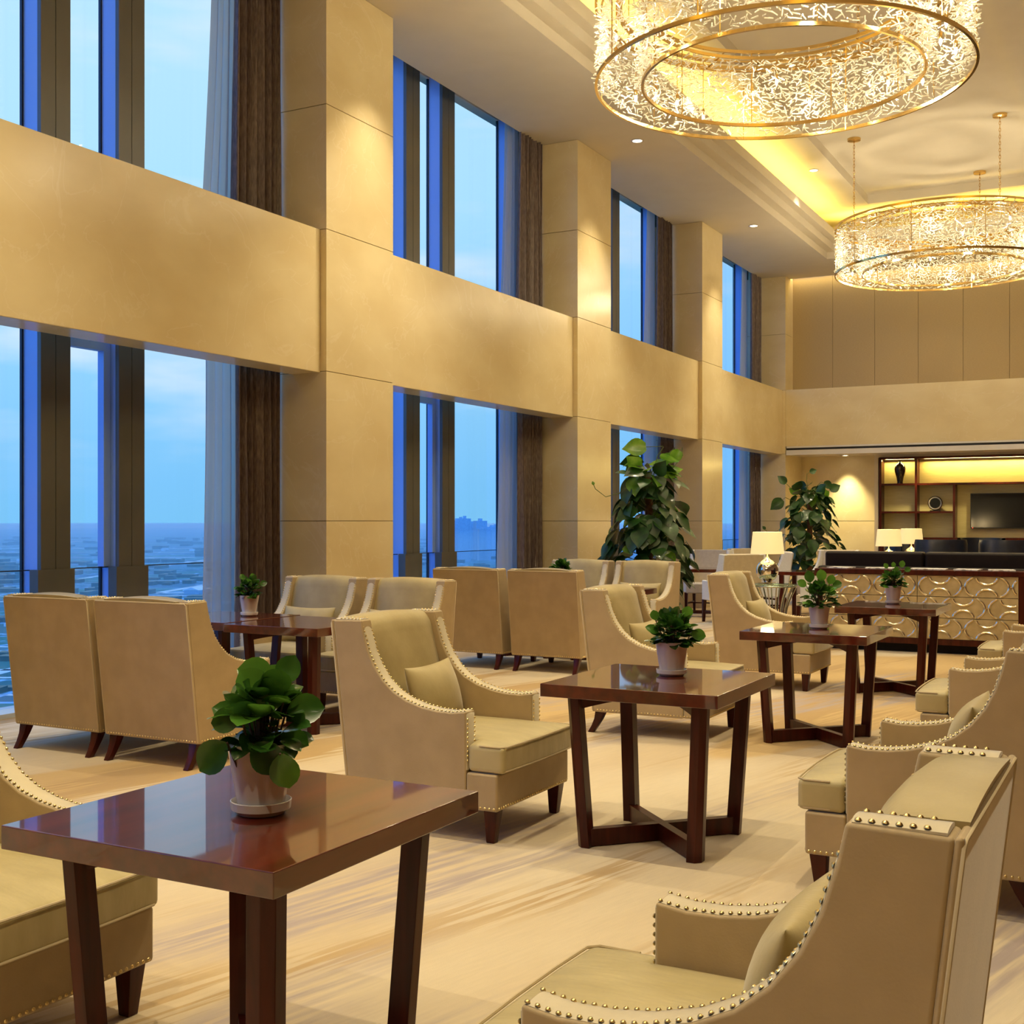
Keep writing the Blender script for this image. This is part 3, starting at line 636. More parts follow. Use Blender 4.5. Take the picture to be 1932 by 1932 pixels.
def orient(p, d, roll=0, nrm=(0, 0, 1)):
    d = Vector(d).normalized(); n = Vector(nrm); n = (n - d * n.dot(d)); n = n.normalized() if n.length > 1e-4 else Vector((1, 0, 0)); y = n.cross(d)
    m_ = Matrix((d, y, n)).transposed().to_4x4(); return Matrix.Translation(p) @ m_ @ Matrix.Rotation(roll, 4, 'X')
def leaf_build(b, name, m_, parent):
    me = bpy.data.meshes.new(name); me.from_pydata(b.v, [], b.f); me.materials.append(m_); me.shade_smooth()
    o = bpy.data.objects.new(name, me); C.objects.link(o); o.parent = parent; return o
def make_plant(seed, nl=70, R=.125, Ht=.20, leaf=.062, light_frac=.15, z0=.155, tall=()):
    r = random.Random(seed); t_ = thing('potted_plant', '', 'plant', group='small potted plants')
    fl = lambda a: 1 + .025 * abs(math.cos(4 * a))
    b = MB(); b.lathe([(.046, .012), (.050, .014), (.072, .150), (.0745, .156), (.0745, .160), (.069, .160), (.066, .150), (.045, .02)], 48, fl=fl); b.build('pot', M['ceramic'], t_)
    b = MB(); b.lathe([(.050, 0), (.054, .002), (.056, .006), (.066, .012), (.068, .030), (.0655, .031), (.062, .014), (.046, .012)], 40); b.build('saucer', M['ceramic'], t_)
    b = MB(); b.lathe([(.001, .143), (.066, .143), (.062, .148), (.001, .150)], 20); b.build('soil', M['soil'], t_)
    st, lf, ll = MB(), MB(), MB()
    for k in range(nl):
        el = r.uniform(-.45, 1.45); az = r.uniform(0, 2 * PI); rad = R * (r.uniform(.55, 1.0) if k % 3 else r.uniform(.15, .7)); hh = Ht * max(0, math.sin(el)) * r.uniform(.6, 1.0)
        p = Vector((rad * math.cos(el * .8) * math.cos(az) * .95, rad * math.cos(el * .8) * math.sin(az) * .95, z0 + .015 + hh + min(0, math.sin(el)) * .04))
        d = Vector((math.cos(az) * math.cos(el), math.sin(az) * math.cos(el), math.sin(el) * .55 + r.uniform(-.1, .25)))
        nrm = Vector((math.cos(az) * .35, math.sin(az) * .35, 1)) + Vector((r.uniform(-.4, .4), r.uniform(-.4, .4), 0)); s = leaf * r.uniform(.7, 1.15)
        add_leaf(ll if r.random() < light_frac else lf, orient(p - d.normalized() * s * .5, d, r.uniform(-.5, .5), nrm), s, s * .40, droop=r.uniform(.05, .3))
        if k % 3 == 0: st.tube([(.3 * p.x, .3 * p.y, .145), (.6 * p.x, .6 * p.y, .145 + (p.z - .145) * .7), tuple(p - d.normalized() * s * .45)], .0022, 5)
    for (x, y, z, dx, dy, dz, s, nx, ny, nz) in tall:
        add_leaf(ll if r.random() < .5 else lf, orient((x, y, z), (dx, dy, dz), 0, (nx, ny, nz)), s, s * .42, droop=.1); st.tube([(x * .2, y * .2, .145), (x * .7, y * .7, z - .06), (x, y, z)], .0026, 5)
    leaf_build(lf, 'foliage', M['leaf'], t_); leaf_build(ll, 'young_leaves', M['leaf_light'], t_); st.build('stems', M['brownstem'], t_)
    return t_
cv = Vector((.47, -.88, 0))   # towards the camera
rt_ = Vector((.88, .47, 0))
def tl_(r_, f_, z, dr, dz, s, df=0):
    p = rt_ * r_ + cv * f_; d = rt_ * dr + cv * df; n = cv + Vector((0, 0, .4)); return (p.x, p.y, z, d.x, d.y, dz, s, n.x, n.y, n.z)
P1 = make_plant(3, 110, .108, .14, .074, .2, tall=[tl_(.03, .0, .30, -.95, .25, .088), tl_(.015, .02, .26, -.9, .9, .085), tl_(.05, .02, .29, .4, .9, .07), tl_(.055, .03, .25, -.95, .15, .09), tl_(.06, .02, .23, .95, .1, .085), tl_(.0, .09, .17, .5, -.5, .085), tl_(.06, .09, .15, .2, -.8, .08), tl_(-.06, .07, .17, -.6, -.6, .09), tl_(-.03, .06, .22, -.85, -.1, .07)])
P1.scale = (1.12, 1.12, 1.12); P1.location = (-1.98, 2.372, .75); P1['label'] = 'potted plant with broad glossy leaves in a white pot on the nearest table'
P2 = make_plant(11, 160, .115, .13, .058, .12, tall=[tl_(.06, .0, .27, .3, 1, .06), tl_(-.07, .0, .26, -.2, 1, .05), tl_(.08, .02, .20, .9, -.15, .07)])
P2.scale = (1.08, 1.08, 1.0); P2.location = (-2.03, 5.40, .75); P2['label'] = 'bushy potted plant in a white pot on the second table'
P3 = make_plant(21, 130, .135, .15, .062, .25, tall=[tl_(-.06, 0, 0.31, -.15, 1, .085), tl_(.015, .02, 0.32, -.1, 1, .085), tl_(.07, .0, 0.30, .3, .8, .07), tl_(-.09, .02, 0.29, -.7, .4, .07), tl_(.09, .0, 0.29, .9, .3, .07)])
P3.location = (-2.03, 8.22, .75); P3['label'] = 'potted plant with round upright light-green leaves on the third table'
P4 = make_plant(31, 130, .12, .14, .06, .2, tall=[tl_(.07, 0, 0.32, .3, 1, .065), tl_(-.05, 0, 0.31, -.5, .9, .055), tl_(.0, 0, 0.32, .1, 1, .05), tl_(.1, 0, 0.29, .9, .4, .06)])
P4.location = (-2.06, 10.98, .75); P4['label'] = 'potted plant in a white pot on the farthest table before the console'
P5 = make_plant(41, 130, .105, .13, .055, .15, tall=[tl_(-.04, 0, .28, -.6, .9, .05), tl_(.03, 0, .28, -.2, 1, .05), tl_(.08, 0, .24, .9, .3, .06)])
P5.location = (-6.16, 7.24, .75); P5['label'] = 'potted plant in a white pot on the window table beside the sheer curtain'
P6 = make_plant(51, 120, .12, .14, .075, .05, z0=.15)
P6.location = (-5.75, 11.90, .75); P6['label'] = 'small dark plant peeping over the tan armchair backs of the second window row'
# ------------------------------------------------------------------ tall climbing plants
def make_pothos(seed, Ht, R0, nl, leafL, label, loc, extra=(), lightf=.45):
    r = random.Random(seed); t_ = thing('climbing_plant', label, 'plant', loc, 0)
    b = MB(); b.lathe([(.15, 0), (.19, .35), (.20, .37), (.18, .37), (.17, .33)], 28); b.build('planter', M['planter'], t_)
    MB().lathe([(.05, .3), (.05, Ht - .35)], 14).build('support_pole', M['pole'], t_)
    lf, ll, st = MB(), MB(), MB()
    for k in range(nl):
        tt = (k + r.random()) / nl; z = .45 + (Ht - .62) * tt; az = r.uniform(0, 2 * PI)
        R = R0 * (1 - .55 * max(0, tt - .35) / .65) * (.6 + .4 * min(1, tt * 4)) * r.uniform(.55, 1.05)
        p0 = Vector((.05 * math.cos(az), .05 * math.sin(az), z - .05)); p = Vector((R * math.cos(az), R * math.sin(az), z + r.uniform(-.04, .1)))
        d = Vector((math.cos(az + r.uniform(-.6, .6)), math.sin(az + r.uniform(-.6, .6)), r.uniform(-1.2, -.25) if tt < .9 else r.uniform(-.5, .8)))
        L = leafL * r.uniform(.7, 1.15); nrm = Vector((math.cos(az), math.sin(az), .6))
        add_leaf(ll if (tt > .86 and r.random() < lightf) or r.random() < lightf * .07 else lf, orient(p - d.normalized() * L * .35, d, r.uniform(-.4, .4), nrm), L, L * .36, heart=True, droop=.2, fold=.12)
        if k % 2 == 0: st.tube([tuple(p0), tuple((p0 + p) / 2 + Vector((0, 0, .06))), tuple(p - d.normalized() * L * .33)], .004, 5)
    for pts, L in extra:
        P_ = [rt_ * a + cv * c + Vector((0, 0, z)) for a, c, z in pts]; st.tube([tuple(q) for q in P_], .005, 5)
        d = P_[-1] - P_[-2]; add_leaf(ll if lightf > .3 else lf, orient(P_[-1], d, 0, cv + Vector((0, 0, .3))), L, L * .37, heart=True, droop=.15)
    leaf_build(lf, 'foliage', M['pothos'], t_); leaf_build(ll, 'young_leaves', M['pothos_light'], t_); st.build('stems', M['stem'], t_); return t_
make_pothos(7, 2.38, .60, 300, .27, 'tall climbing pothos with large dark leaves beside the second pillar', (-5.62, 14.15, 0),
            extra=[([(.0, .1, 2.0), (.1, .1, 2.3), (.17, .1, 2.40), (.16, .1, 2.41), (-.05, .12, 2.40)], .30), ([(.1, .05, 2.05), (.3, .05, 2.15), (.42, .05, 2.3), (.41, .05, 2.40), (.38, .05, 2.36)], .2), ([(-.3, .1, 1.85), (-.55, .1, 1.78), (-.68, .1, 1.88), (-.70, .1, 1.93)], .05)])
make_pothos(9, 2.22, .60, 190, .26, 'tall climbing pothos against the lit niche wall behind the pale chairs', (-5.5, 21.6, 0),
            extra=[([(0, 0, 1.9), (-.06, 0, 2.2), (-.05, 0, 2.33), (0, 0, 2.35)], .14), ([(0, 0, 1.9), (.12, 0, 2.1), (.2, 0, 2.18), (.25, 0, 2.16)], .2), ([(0, 0, 1.8), (.3, 0, 2.0), (.36, 0, 2.03)], .22), ([(-.1, 0, 1.9), (-.4, .1, 1.5), (-.6, .1, 1.3), (-.78, .1, 1.28), (-.82, .1, 1.33)], .08), ([(-.1, 0, 1.9), (-.35, .1, 2.05), (-.45, .1, 2.15)], .2), ([(0, 0, 1.7), (-.45, .05, 1.9), (-.5, .05, 1.86)], .28)], lightf=.15)
# ------------------------------------------------------------------ lamps, glass side tables
def make_lamp():
    t_ = thing('table_lamp', '', 'lamp', group='table lamps with pale drum shades')
    bx(-.09, .09, -.09, .09, 0, .022).build('lamp_base', M['chrome'], t_, bevel=.003)
    b = MB(); pr = [(.05, .022), (.055, .03)] + [(max(.02, .138 * math.sin(a)), .168 - .142 * math.cos(a)) for a in [.45 + k * .2 for k in range(12)]] + [(.03, .312), (.014, .335), (.008, .345), (.008, .39)]
    b.lathe(pr, 32); b.build('lamp_body', M['chrome'], t_)
    b = MB(); seg = 40; rings = []
    for r, z in ((.205, .375), (.178, .645), (.175, .645), (.202, .375)): rings.append([(r * math.cos(2 * PI * i / seg), r * math.sin(2 * PI * i / seg), z) for i in range(seg)])
    b.loft(rings + [rings[0]], caps=False); b.build('lamp_shade', M['shade'], t_)
    MB().sphere((0, 0, .48), .03, 12, 8).build('lamp_bulb', M['bulb'], t_); return t_
LP = make_lamp(); lu = [False]
for x, y, l in ((-4.27, 14.70, 'mirrored globe lamp with a drum shade on the round glass table'), (-3.83, 20.05, 'lamp shade glowing just above the dark sofa, left of the two'), (-3.87, 22.3, 'lamp shade glowing above the dark sofa, right and farther of the two')):
    o = place(LP, lu, 'table_lamp', (x, y, .70), 0, l)
def make_gtable():
    t_ = thing('glass_side_table', '', 'table')
    MB().lathe([(.255, .688), (.26, .692), (.26, .696), (.255, .70)], 40).build('glass_top', M['tableglass'], t_)
    b = MB()
    for rr, z, q in ((.235, .676, .010), (.18, .012, .010)): b.tube([(rr * math.cos(2 * PI * k / 36), rr * math.sin(2 * PI * k / 36), z) for k in range(36)], q, 8, True)
    b.build('hoop', M['steel'], t_)
    for k in range(16):
        a = 2 * PI * k / 16; b = MB(); pts = []
        for j in range(11): tt = j / 10; rr = .18 + (.235 - .18) * tt - .085 * math.sin(PI * tt) * (1 - .2 * tt); pts.append((rr * math.cos(a), rr * math.sin(a), .012 + .664 * tt))
        b.tube(pts, .0075, 6); b.build('rod', M['steel'], t_)
    return t_
gt = make_gtable(); gu = [False]
GT = place(gt, gu, 'glass_side_table', (-4.20, 14.74, 0), 0, 'round glass-topped table with curved metal rods under the mirrored lamp')
place(gt, gu, 'glass_side_table', (-3.83, 20.05, 0), 0, 'glass table under the nearer lamp behind the sofa')
place(gt, gu, 'glass_side_table', (-3.87, 22.3, 0), 0, 'glass table under the farther lamp behind the sofa')
for x, y in ((-4.27, 14.70), (-3.83, 20.05), (-3.87, 22.3)):
    light('lamp_light', 'POINT', (x, y, 1.40), 9, (1, .72, .35), shadow_soft_size=.08)
for o in C.objects:
    if o.name.startswith('glass_side_table'): o.scale = (1.18, 1.18, 1)
# ------------------------------------------------------------------ console with drawers
cx0, cx1, cyf = -3.50, -1.27, 14.10
co = thing('console_cabinet', 'long mahogany console with cream drawers carved in rings, backing the dark sofa', 'cabinet', ((cx0 + cx1) / 2, cyf, 0))
hw = (cx1 - cx0) / 2
b = MB(); b.box(-hw - .03, hw + .03, -.02, .36, .875, .93); b.build('console_top', M['wood'], co, bevel=.003, seg=1)
b = MB(); b.box(-hw, -hw + .06, 0, .34, .10, .875); b.box(hw - .06, hw, 0, .34, .10, .875); b.box(-hw + .06, hw - .06, .0, .34, .10, .165); b.box(-hw + .06, hw - .06, .30, .34, .165, .875)
b.build('carcass', M['wood'], co)
bx(-hw + .15, hw - .15, .12, .30, 0, .10).build('plinth', M['leather'], co)
RH = .236; DW = (2 * hw - .12) / 2
for r_ in range(3):
    for c_ in range(2):
        dx0 = -hw + .06 + c_ * DW + .003; dx1 = dx0 + DW - .006; dz0 = .166 + (2 - r_) * RH + .003; dz1 = dz0 + RH - .006
        dr = bx(dx0, dx1, .004, .28, dz0, dz1).build('drawer', M['cream'], co, smooth=False)
        b = MB(); zc = (dz0 + dz1) / 2; off = .0 if r_ % 2 == 0 else .245
        def seg_(pts):
            run = []
            for p in pts + [None]:
                if p is not None and dx0 + .004 < p[0] < dx1 - .004 and dz0 + .004 < p[2] < dz1 - .004: run.append(p)
                else:
                    if len(run) > 2: b.tube(run, .013, 6)
                    run = []
        kn = MB()
        for k in range(-3, 4):
            xc = off + k * .49 + .245
            for sg in (-1, 1):
                a0 = .90
                seg_([(xc + sg * .225 * math.cos(a0 - 2 * a0 * j / 20 if 0 else -1.12 + 2.24 * j / 20), .003, zc + .135 * math.sin(-1.12 + 2.24 * j / 20)) for j in range(21)])
                seg_([(xc + .108 * math.cos(PI * j / 18), .003, zc + sg * (-.112 + .085 * math.sin(PI * j / 18))) for j in range(19)])
            if dx0 + .02 < xc + .245 < dx1 - .02: kn.sphere((xc + .245, -.004, zc), .008, 8, 6)
        b.build('ring_relief', M['ring'], dr)
        if kn.v: kn.build('knob', M['brass'], dr)
for k, (px0, px1) in enumerate(((1562, 1612), (1630, 1692), (1715, 1790), (1800, 1852), (1864, 1916))):
    pc = (px0 + px1) / 2; tt = (pc - 966) / F_PX; yy = cyf + .13; D = yy / (.8819 + .4714 * tt); xx = D * (-.4714 + .8819 * tt); wd = (px1 - px0) / F_PX * D * .86
    b = MB(); b.box(-wd / 2, wd / 2, -.10, .10, 0, .016); 
    o = tag(b.build('magazine', M['paper'], bevel=.002, seg=1), 'printed magazine lying on the console top, %s from the left' % ordn[k], 'magazine', 'magazines on the console'); o.location = (xx, yy, .9305); o.rotation_euler = (0, 0, .12 * (k - 2) * (-1) ** k)
# ------------------------------------------------------------------ dark sofa behind the console
so_ = thing('leather_sofa', 'long black-brown leather sofa with its back to the cream console', 'sofa', (-2.40, 14.95, 0))
bx(-1.20, 1.20, -.46, -.30, .10, .948).build('back_frame', M['leather'], so_, bevel=.03, seg=3)
bx(-1.20, 1.20, -.30, .42, .10, .40).build('sofa_base', M['leather'], so_, bevel=.02)
for s in (-1, 1):
    x0, x1 = (-1.15, -.004) if s < 0 else (.004, 1.15)
    bx(x0, x1, -.30, -.08, .40, 1.118).build('back_cushion', M['leather'], so_, bevel=.035, seg=3)
    bx(x0 + (.10 if s < 0 else 0), x1 - (.10 if s > 0 else 0), -.08, .44, .40, .50).build('seat_cushion', M['leather'], so_, bevel=.03, seg=3)
    bx(min(s * 1.06, s * 1.2), max(s * 1.06, s * 1.2), -.06, .44, .40, .64).build('arm', M['leather'], so_, bevel=.03, seg=3)
    for yy in (-.38, .34): bx(s * 1.1 - .03, s * 1.1 + .03, yy - .03, yy + .03, 0, .10).build('leg', M['wood'], so_)
# navy club chairs
def make_club():
    t_ = thing('club_chair', '', 'armchair', group='navy leather club chairs')
    b = MB(); n = 24; rings = []
    for rr, z in ((.36, .12), (.415, .70), (.425, 1.10), (.41, 1.17), (.36, 1.17), (.345, 1.10), (.33, .4), (.30, .12)):
        ring = []
        for k in range(n + 1): a = PI * (.5 + k / n) ; ring.append((rr * math.cos(a) * .9, rr * math.sin(a), z))
        rings.append(ring)
    b.loft(rings + [rings[0]], caps=False, closed=False); o = len(b.v)
    b.build('tub_back', M['navy'], t_)
    for s in (-1, 1): bx(-.05, .36, min(s * .30, s * .42), max(s * .30, s * .42), .12, .66).build('arm', M['navy'], t_, bevel=.03, seg=3)
    bx(-.28, .36, -.30, .30, .12, .46).build('seat', M['navy'], t_, bevel=.03, seg=3)
    for sx in (-1, 1):
        for sy in (-1, 1): bx(sx * .26 - .02, sx * .26 + .02, sy * .26 - .02, sy * .26 + .02, 0, .13).build('leg', M['wood'], t_)
    return t_
cc = make_club(); ccu = [False]
place(cc, ccu, 'club_chair', (-3.22, 21.3, 0), N_ + .05, 'navy leather club chair back beside the glowing lamps')
place(cc, ccu, 'club_chair', (-2.20, 21.3, 0), N_, 'navy leather club chair back at the right edge above the sofa')
place(cc, ccu, 'club_chair', (-2.86, 23.6, 0), S_, 'farther navy club chair between the two nearer ones, below the television')
place(cc, ccu, 'club_chair', (-4.15, 23.3, 0), E_, 'navy club chair half hidden behind the two lamp shades')
# ------------------------------------------------------------------ pale dining armchairs and tables
def make_dchair():
    t_ = thing('dining_armchair', '', 'chair', group='pale dining armchairs')
    prof = [(-.30, .32), (-.40, 1.0), (-.25, 1.01), (-.22, .88), (-.17, .76), (-.09, .67), (0, .625), (.10, .61), (.22, .615), (.22, .33)]
    for s in (-1, 1): MB().prism(prof, min(s * .33, s * .27), max(s * .33, s * .27), 'y').build('side_panel', M['pale_side'], t_, bevel=.012, seg=2)
    b = MB(); b.loft([[(-.30, -.27, .32), (-.30, .27, .32), (-.20, .27, .32), (-.20, -.27, .32)], [(-.40, -.27, 1.0), (-.40, .27, 1.0), (-.29, .27, 1.01), (-.29, -.27, 1.01)]]); b.build('backrest', M['pale_chair'], t_, bevel=.01)
    b = MB(); b.loft([[(-.306, -.325, .33), (-.306, .325, .33), (-.302, .325, .33), (-.302, -.325, .33)], [(-.405, -.325, .99), (-.405, .325, .99), (-.401, .325, .99), (-.401, -.325, .99)]]); b.build('back_panel', M['pale_chair'], t_)
    bx(-.22, .30, -.27, .27, .32, .48).build('seat', M['pale_chair'], t_, bevel=.02)
    for sx, xx in ((-1, -.27), (1, .25)):
        for s in (-1, 1):
            b = MB(); b.loft([[(xx + (sx * .02 if z == 0 else 0) + q[0] * a, s * .27 + q[1] * a, z) for q in ((-1, -1), (1, -1), (1, 1), (-1, 1))] for a, z in ((.017, 0), (.026, .33))]); b.build('leg', M['wood'], t_)
    b = MB()
    for s in (-1, 1): b.box(-.26, .24, s * .27 - .01, s * .27 + .01, .14, .17)
    b.box(.0, .02, -.26, .26, .145, .165); b.build('stretcher', M['wood'], t_); return t_
dc = make_dchair(); du = [False]
for x, y, rz, l in ((-5.52, 17.05, N_ + .87, 'pale dining armchair seen from behind, left of the mirrored lamp'),
                    (-6.45, 18.75, S_ + .1, 'pale dining armchair facing the camera beside the third pillar'),
                    (-5.35, 18.35, PI + .3, 'pale dining armchair behind the mirrored lamp, turned to the window'),
                    (-4.02, 16.55, PI - .1, 'pale dining armchair left of the dark sofa, its striped inner back showing'),
                    (-4.62, 20.3, N_, 'pale dining armchair whose back tops the left end of the sofa'),
                    (-6.05, 20.1, S_ + .8, 'bluish dining armchair against the far curtain, left of the lamp shade'),
                    (-4.75, 19.25, PI + .9, 'pale dining armchair in front of the far climbing plant')):
    place(dc, du, 'dining_armchair', (x, y, 0), rz, l)
def make_dtable():
    t_ = thing('dining_table', '', 'table'); bx(-.40, .40, -.40, .40, .70, .75).build('tabletop', M['woodtop'], t_, bevel=.003, seg=1)
    for sx in (-1, 1):
        for sy in (-1, 1): bx(sx * .35 - .03, sx * .35 + .03, sy * .35 - .03, sy * .35 + .03, 0, .70).build('leg', M['wood'], t_)
    bx(-.33, .33, -.02, .02, .05, .10).build('stretcher', M['wood'], t_); return t_
dtb = make_dtable(); dtu = [False]
place(dtb, dtu, 'dining_table', (-6.28, 17.85, 0), .3, 'dark dining table between the pale chairs by the third pillar')
place(dtb, dtu, 'dining_table', (-4.45, 17.6, 0), 0, 'dark dining table between the pale chairs behind the lamp')
# ------------------------------------------------------------------ niche shelf unit, vase, disc, television
sh = thing('shelf_unit', 'built-in mahogany shelf unit with lit ivory back in the far niche', 'shelf', (-5.11, 25.80, 0))
def shx(x): return x + 5.11
b = MB(); T = .045; ZT = 2.80
b.box(0, T, -.06, .24, 0, ZT); b.box(T, 4.4, -.06, .24, ZT - T, ZT); b.box(T, 4.4, -.06, .24, 1.10, 1.145)
b.build('frame', M['wood'], sh, smooth=False)
for x in (-4.40,): bx(shx(x), shx(x) + T, -.05, .24, 1.145, ZT - T).build('divider', M['wood'], sh, smooth=False)
bx(shx(-3.66), shx(-3.66) + T, -.05, .24, 1.145, 2.215).build('divider', M['wood'], sh, smooth=False)
bx(T, shx(-4.40), -.05, .24, 2.215, 2.255).build('shelf_board', M['wood'], sh, smooth=False)
bx(shx(-4.40) + T, 4.4, -.05, .24, 2.215, 2.255).build('shelf_board', M['wood'], sh, smooth=False)
bx(T, shx(-4.40), -.05, .24, 1.64, 1.68).build('shelf_board', M['wood'], sh, smooth=False)
bx(shx(-4.40) + T, shx(-3.66), -.05, .24, 1.64, 1.68).build('shelf_board', M['wood'], sh, smooth=False)
bx(T, 4.4, .24, .27, 0, ZT).build('back_board', M['panelcloth'], sh, smooth=False)
bx(T, 4.4, -.04, .24, 0, 1.10).build('lower_cabinet', M['wood'], sh, smooth=False)
for x0, x1 in ((-5.04, -4.43), (-4.33, -.8)):
    l = light('shelf_light', 'AREA', ((x0 + x1) / 2, 25.93, 2.742), 17 * (x1 - x0), (1, .76, .24), shape='RECTANGLE', size=(x1 - x0) * .95, size_y=.04)
    l.rotation_euler = (math.radians(-14), 0, 0)
vz = thing('vase', 'dark shouldered vase with gold streaks on the top left shelf', 'vase', (-4.72, 25.90, 2.255))
b = MB(); b.lathe([(.060, 0), (.055, .03), (.070, .12), (.105, .24), (.115, .31), (.095, .38), (.045, .42), (.025, .435), (.022, .455), (.04, .47), (.03, .47), (.015, .455)], 32); b.build('vase_body', M['vase'], vz)
ds = thing('disc_ornament', 'round black and glass disc ornament on a stand on the middle shelf', 'ornament', (-4.02, 25.88, 1.68))
bx(-.10, .10, -.03, .03, 0, .02).build('stand', M['tvframe'], ds)
b = MB(); b.lathe([(.03, -.012), (.13, -.02), (.145, 0), (.13, .02), (.03, .012)], 36); b.build('disc', M['steel'], ds, tfm=Matrix.Translation((0, 0, .165)) @ Matrix.Rotation(PI / 2, 4, 'X'))
b = MB(); b.lathe([(.02, -.026), (.105, -.026), (.105, .026), (.02, .026)], 36); b.build('disc_center', M['tv'], ds, tfm=Matrix.Translation((0, 0, .165)) @ Matrix.Rotation(PI / 2, 4, 'X'))
tv = thing('television', 'wall-mounted flat black television with a red standby light', 'television', (-2.72, 26.0, 1.33))
bx(-.63, .63, -.06, -.02, 0, .71).build('bezel', M['tvframe'], tv, bevel=.004, seg=1)
bx(-.615, .615, -.0625, -.058, .02, .695).build('screen', M['tv'], tv, smooth=False)
bx(-.2, .2, -.02, .04, .2, .5).build('bracket', M['tvframe'], tv, smooth=False)
MB().sphere((-.585, -.066, .012), .008, 8, 6).build('standby_light', M['led'], tv)
# ------------------------------------------------------------------ downlights and added fill spots
def make_dl():
    t_ = thing('downlight', '', 'light', group='recessed ceiling downlights')
    b = MB(); seg = 28; rg = [[(r * math.cos(2 * PI * i / seg), r * math.sin(2 * PI * i / seg), z) for i in range(seg)] for r, z in ((.085, -.001), (.09, -.006), (.066, -.010), (.060, -.002))]
    b.loft(rg + [rg[0]], caps=False); b.build('trim_ring', M['ceramic'], t_)
    MB().lathe([(.001, -.002), (.062, -.002), (.062, -.006), (.001, -.006)], 24).build('lens', M['lens'], t_); return t_
dl = make_dl(); dlu = [False]
def downlight(x, y, z, label, p=260, cone=74, tilt=0, geo=True, col=(1, .85, .56), blend=.7, soft=.05):
    if geo: place(dl, dlu, 'downlight', (x, y, z), 0, label)
    o = light('downlight_or_fill_spot', 'SPOT', (x, y, z - .05), p, col, spot_size=math.radians(cone), spot_blend=blend, shadow_soft_size=soft); o.rotation_euler = (0, tilt, 0); return o
downlight(-6.12, 14.99, ZC, 'ceiling downlight in front of the second pillar')
downlight(-6.12, 20.25, ZC, 'ceiling downlight in front of the third pillar')
for y in (9.73, 4.47, -.8): downlight(-6.12, y, ZC, 'x', geo=False)
downlight(-5.09, 20.25, 7.36, 'small downlight in the yellow-lit ceiling beside the chandeliers', p=200)
downlight(-5.80, 25.72, 2.86, 'small downlight over the far climbing plant', p=330, cone=76, blend=1.0, col=(1, .86, .45))
for x in (-4.2, -2.8, -1.2): downlight(x, 25.35, 2.86, 'x', p=90, geo=False, cone=110, col=(1, .84, .40))  # unseen spots without fittings, added to brighten the niche
for y in (-.8, 4.47, 9.73, 14.99): downlight(-5.09, y, 7.36, 'x', p=420, geo=False, cone=80)  # unseen spots along the tray, added to lighten the furniture
for y in (1.8, 7.1, 12.3, 17.6): downlight(-3.05, y, 7.5, 'x', p=380, geo=False, cone=70)  # more unseen spots added over the seats, no fittings
for y in (-.8, 4.47, 9.73, 14.99, 20.25): downlight(-1.0, y, 7.36, 'x', p=420, geo=False, cone=86)  # mirrored unseen spots, also added to lighten the furniture
for y in (-2.5, 2.0, 6.5, 11.0, 15.5, 20): downlight(.9, y, ZC, 'x', p=120, geo=False, cone=100)  # wide fill row added out of view, no fittings
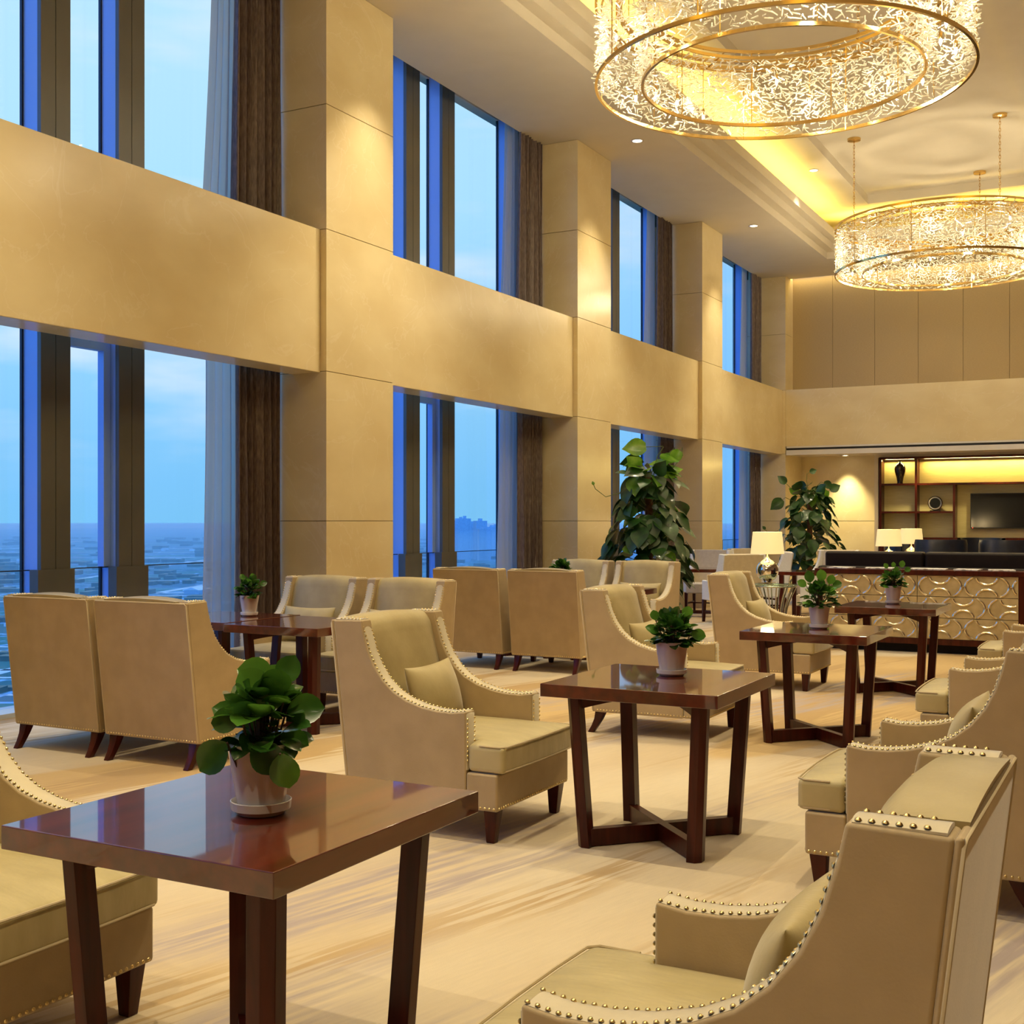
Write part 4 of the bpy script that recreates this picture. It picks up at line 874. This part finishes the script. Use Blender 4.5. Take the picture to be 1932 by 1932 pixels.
# ------------------------------------------------------------------ chandeliers
CR, CI, CH0, CHT = 1.70, 1.27, 5.53, .75
def rod(b, p, d, L, r):
    d = Vector(d).normalized(); a = Vector((0, 0, 1)) if abs(d.z) < .9 else Vector((1, 0, 0)); u = d.cross(a).normalized() * r; q = d.cross(u).normalized() * r; p = Vector(p)
    o = len(b.v)
    for e in (-.5, .5):
        c = p + d * L * e; b.v += [tuple(c + u), tuple(c + q), tuple(c - u), tuple(c - q)]
    for k in range(4): b.f.append((o + k, o + (k + 1) % 4, o + 4 + (k + 1) % 4, o + 4 + k))
    b.f.append((o, o + 3, o + 2, o + 1)); b.f.append((o + 4, o + 5, o + 6, o + 7))
def make_chandelier():
    r = random.Random(77); t_ = thing('chandelier', '', 'chandelier', group='large round crystal chandeliers')
    def hoop(R, z, hh=.032, th=.012, name='hoop'):
        b = MB(); seg = 128; rg = [[(rr * math.cos(2 * PI * i / seg), rr * math.sin(2 * PI * i / seg), zz) for i in range(seg)] for rr, zz in ((R - th, z), (R + th, z), (R + th, z + hh), (R - th, z + hh))]
        b.loft(rg + [rg[0]], caps=False); b.build(name, M['brass'], t_)
    for R in (CR, CI): hoop(R, 0); hoop(R, CHT)
    hoop((CR + CI) / 2, CHT - .02, .02, .03, 'lamp_hoop'); hoop(CI - .03, CHT - .07, .03, .008); hoop(CR - .05, CHT - .05, .02, .008)
    for R, n, nm in ((CR - .045, 16, 'outer_crystal_curtain'), (CI + .03, 16, 'inner_crystal_curtain')):
        b = MB(); rows = 17
        for k in range(rows):
            z = .05 + (CHT - .08) * k / (rows - 1); cnt = int(2 * PI * R / .056)
            for i in range(cnt):
                a = 2 * PI * (i + r.random() * .9) / cnt; rr = R + r.uniform(-.055, .05); p = (rr * math.cos(a), rr * math.sin(a), z + r.uniform(-.012, .012))
                tn = Vector((-math.sin(a), math.cos(a), 0)); rd = Vector((math.cos(a), math.sin(a), 0)); d = tn * r.uniform(-1, 1) + rd * r.uniform(-.9, .9) + Vector((0, 0, r.uniform(-.55, .55)))
                rod(b, p, d, r.uniform(.05, .09), .0062)
        o = b.build(nm, M['crystal'], t_, smooth=False); o['kind'] = 'stuff'
    for R in (CR - .01, CI + .01):
        for k in range(10):
            a = 2 * PI * (k + .3) / 10; b = MB(); b.tube([(R * math.cos(a), R * math.sin(a), .01), (R * math.cos(a), R * math.sin(a), CHT + .01)], .006, 6); b.build('upright', M['brass'], t_)
    for k in range(6):
        a = 2 * PI * k / 6 + .2; b = MB(); b.tube([(CI * math.cos(a), CI * math.sin(a), CHT + .01), (CR * math.cos(a), CR * math.sin(a), CHT + .01)], .009, 6); b.build('spoke', M['brass'], t_)
    bulbs = []
    for k in range(24):
        a = 2 * PI * (k + r.uniform(-.3, .3)) / 24; R = (CR + CI) / 2 + r.uniform(-.07, .07); z = r.choice([.14, .28, .42, .52]); x, y = R * math.cos(a), R * math.sin(a)
        b = MB(); b.tube([(x, y, z + .06), (x, y, CHT)], .0045, 6); b.lathe([(.014, z + .015), (.017, z + .02), (.017, z + .075), (.006, z + .085)], 12, x, y); pn = b.build('pendant_rod', M['brass'], t_)
        MB().lathe([(.002, z - .05), (.010, z - .03), (.016, z - .01), (.012, z + .015)], 10, x, y).build('bulb', M['bulb'], pn)
        bulbs.append((x, y, z))
    Zt = 7.52 - CH0
    for k, a in enumerate((math.radians(-53.6), math.radians(-134), math.radians(78))):
        x, y = (CR - .02) * math.cos(a), (CR - .02) * math.sin(a); z = CHT + .03; b = MB(); j = 0; top = (7.52 if -4.745 < x + -3.07 < -1.36 else 7.36) - CH0
        while z < top - .05:
            u = (1, 0) if j % 2 else (0, 1); pts = []
            for q in range(8): an = 2 * PI * q / 8; pts.append((x + u[0] * .013 * math.cos(an), y + u[1] * .013 * math.cos(an), z + .03 + .03 * math.sin(an)))
            b.tube(pts, .0042, 4, True); z += .05; j += 1
        ch = b.build('chain', M['brass'], t_)
        MB().lathe([(.004, top - .05), (.10, top - .035), (.105, top)], 20, x, y).build('canopy', M['brass'], ch)
    return t_, bulbs
cd, bulbs = make_chandelier(); cdu = [False]
CX = -3.07
for y, l in ((11.0, 'large double-ring crystal chandelier cut by the top edge, nearest'), (20.6, 'second crystal chandelier at the right edge, farther away')):
    place(cd, cdu, 'chandelier', (CX, y, CH0), 0, l)
    for k in range(0, 24, 2):
        x_, y_, z_ = bulbs[k]; light('chandelier_light', 'POINT', (CX + x_ * .99, y + y_ * .99, CH0 + z_ - .09), 26, (1, .83, .52), shadow_soft_size=.07)
for k in range(0, 24, 4):
    x_, y_, z_ = bulbs[k]; light('chandelier_light', 'POINT', (CX + x_, 1.4 + y_, CH0 + z_ - .09), 30, (1, .83, .52), shadow_soft_size=.35)
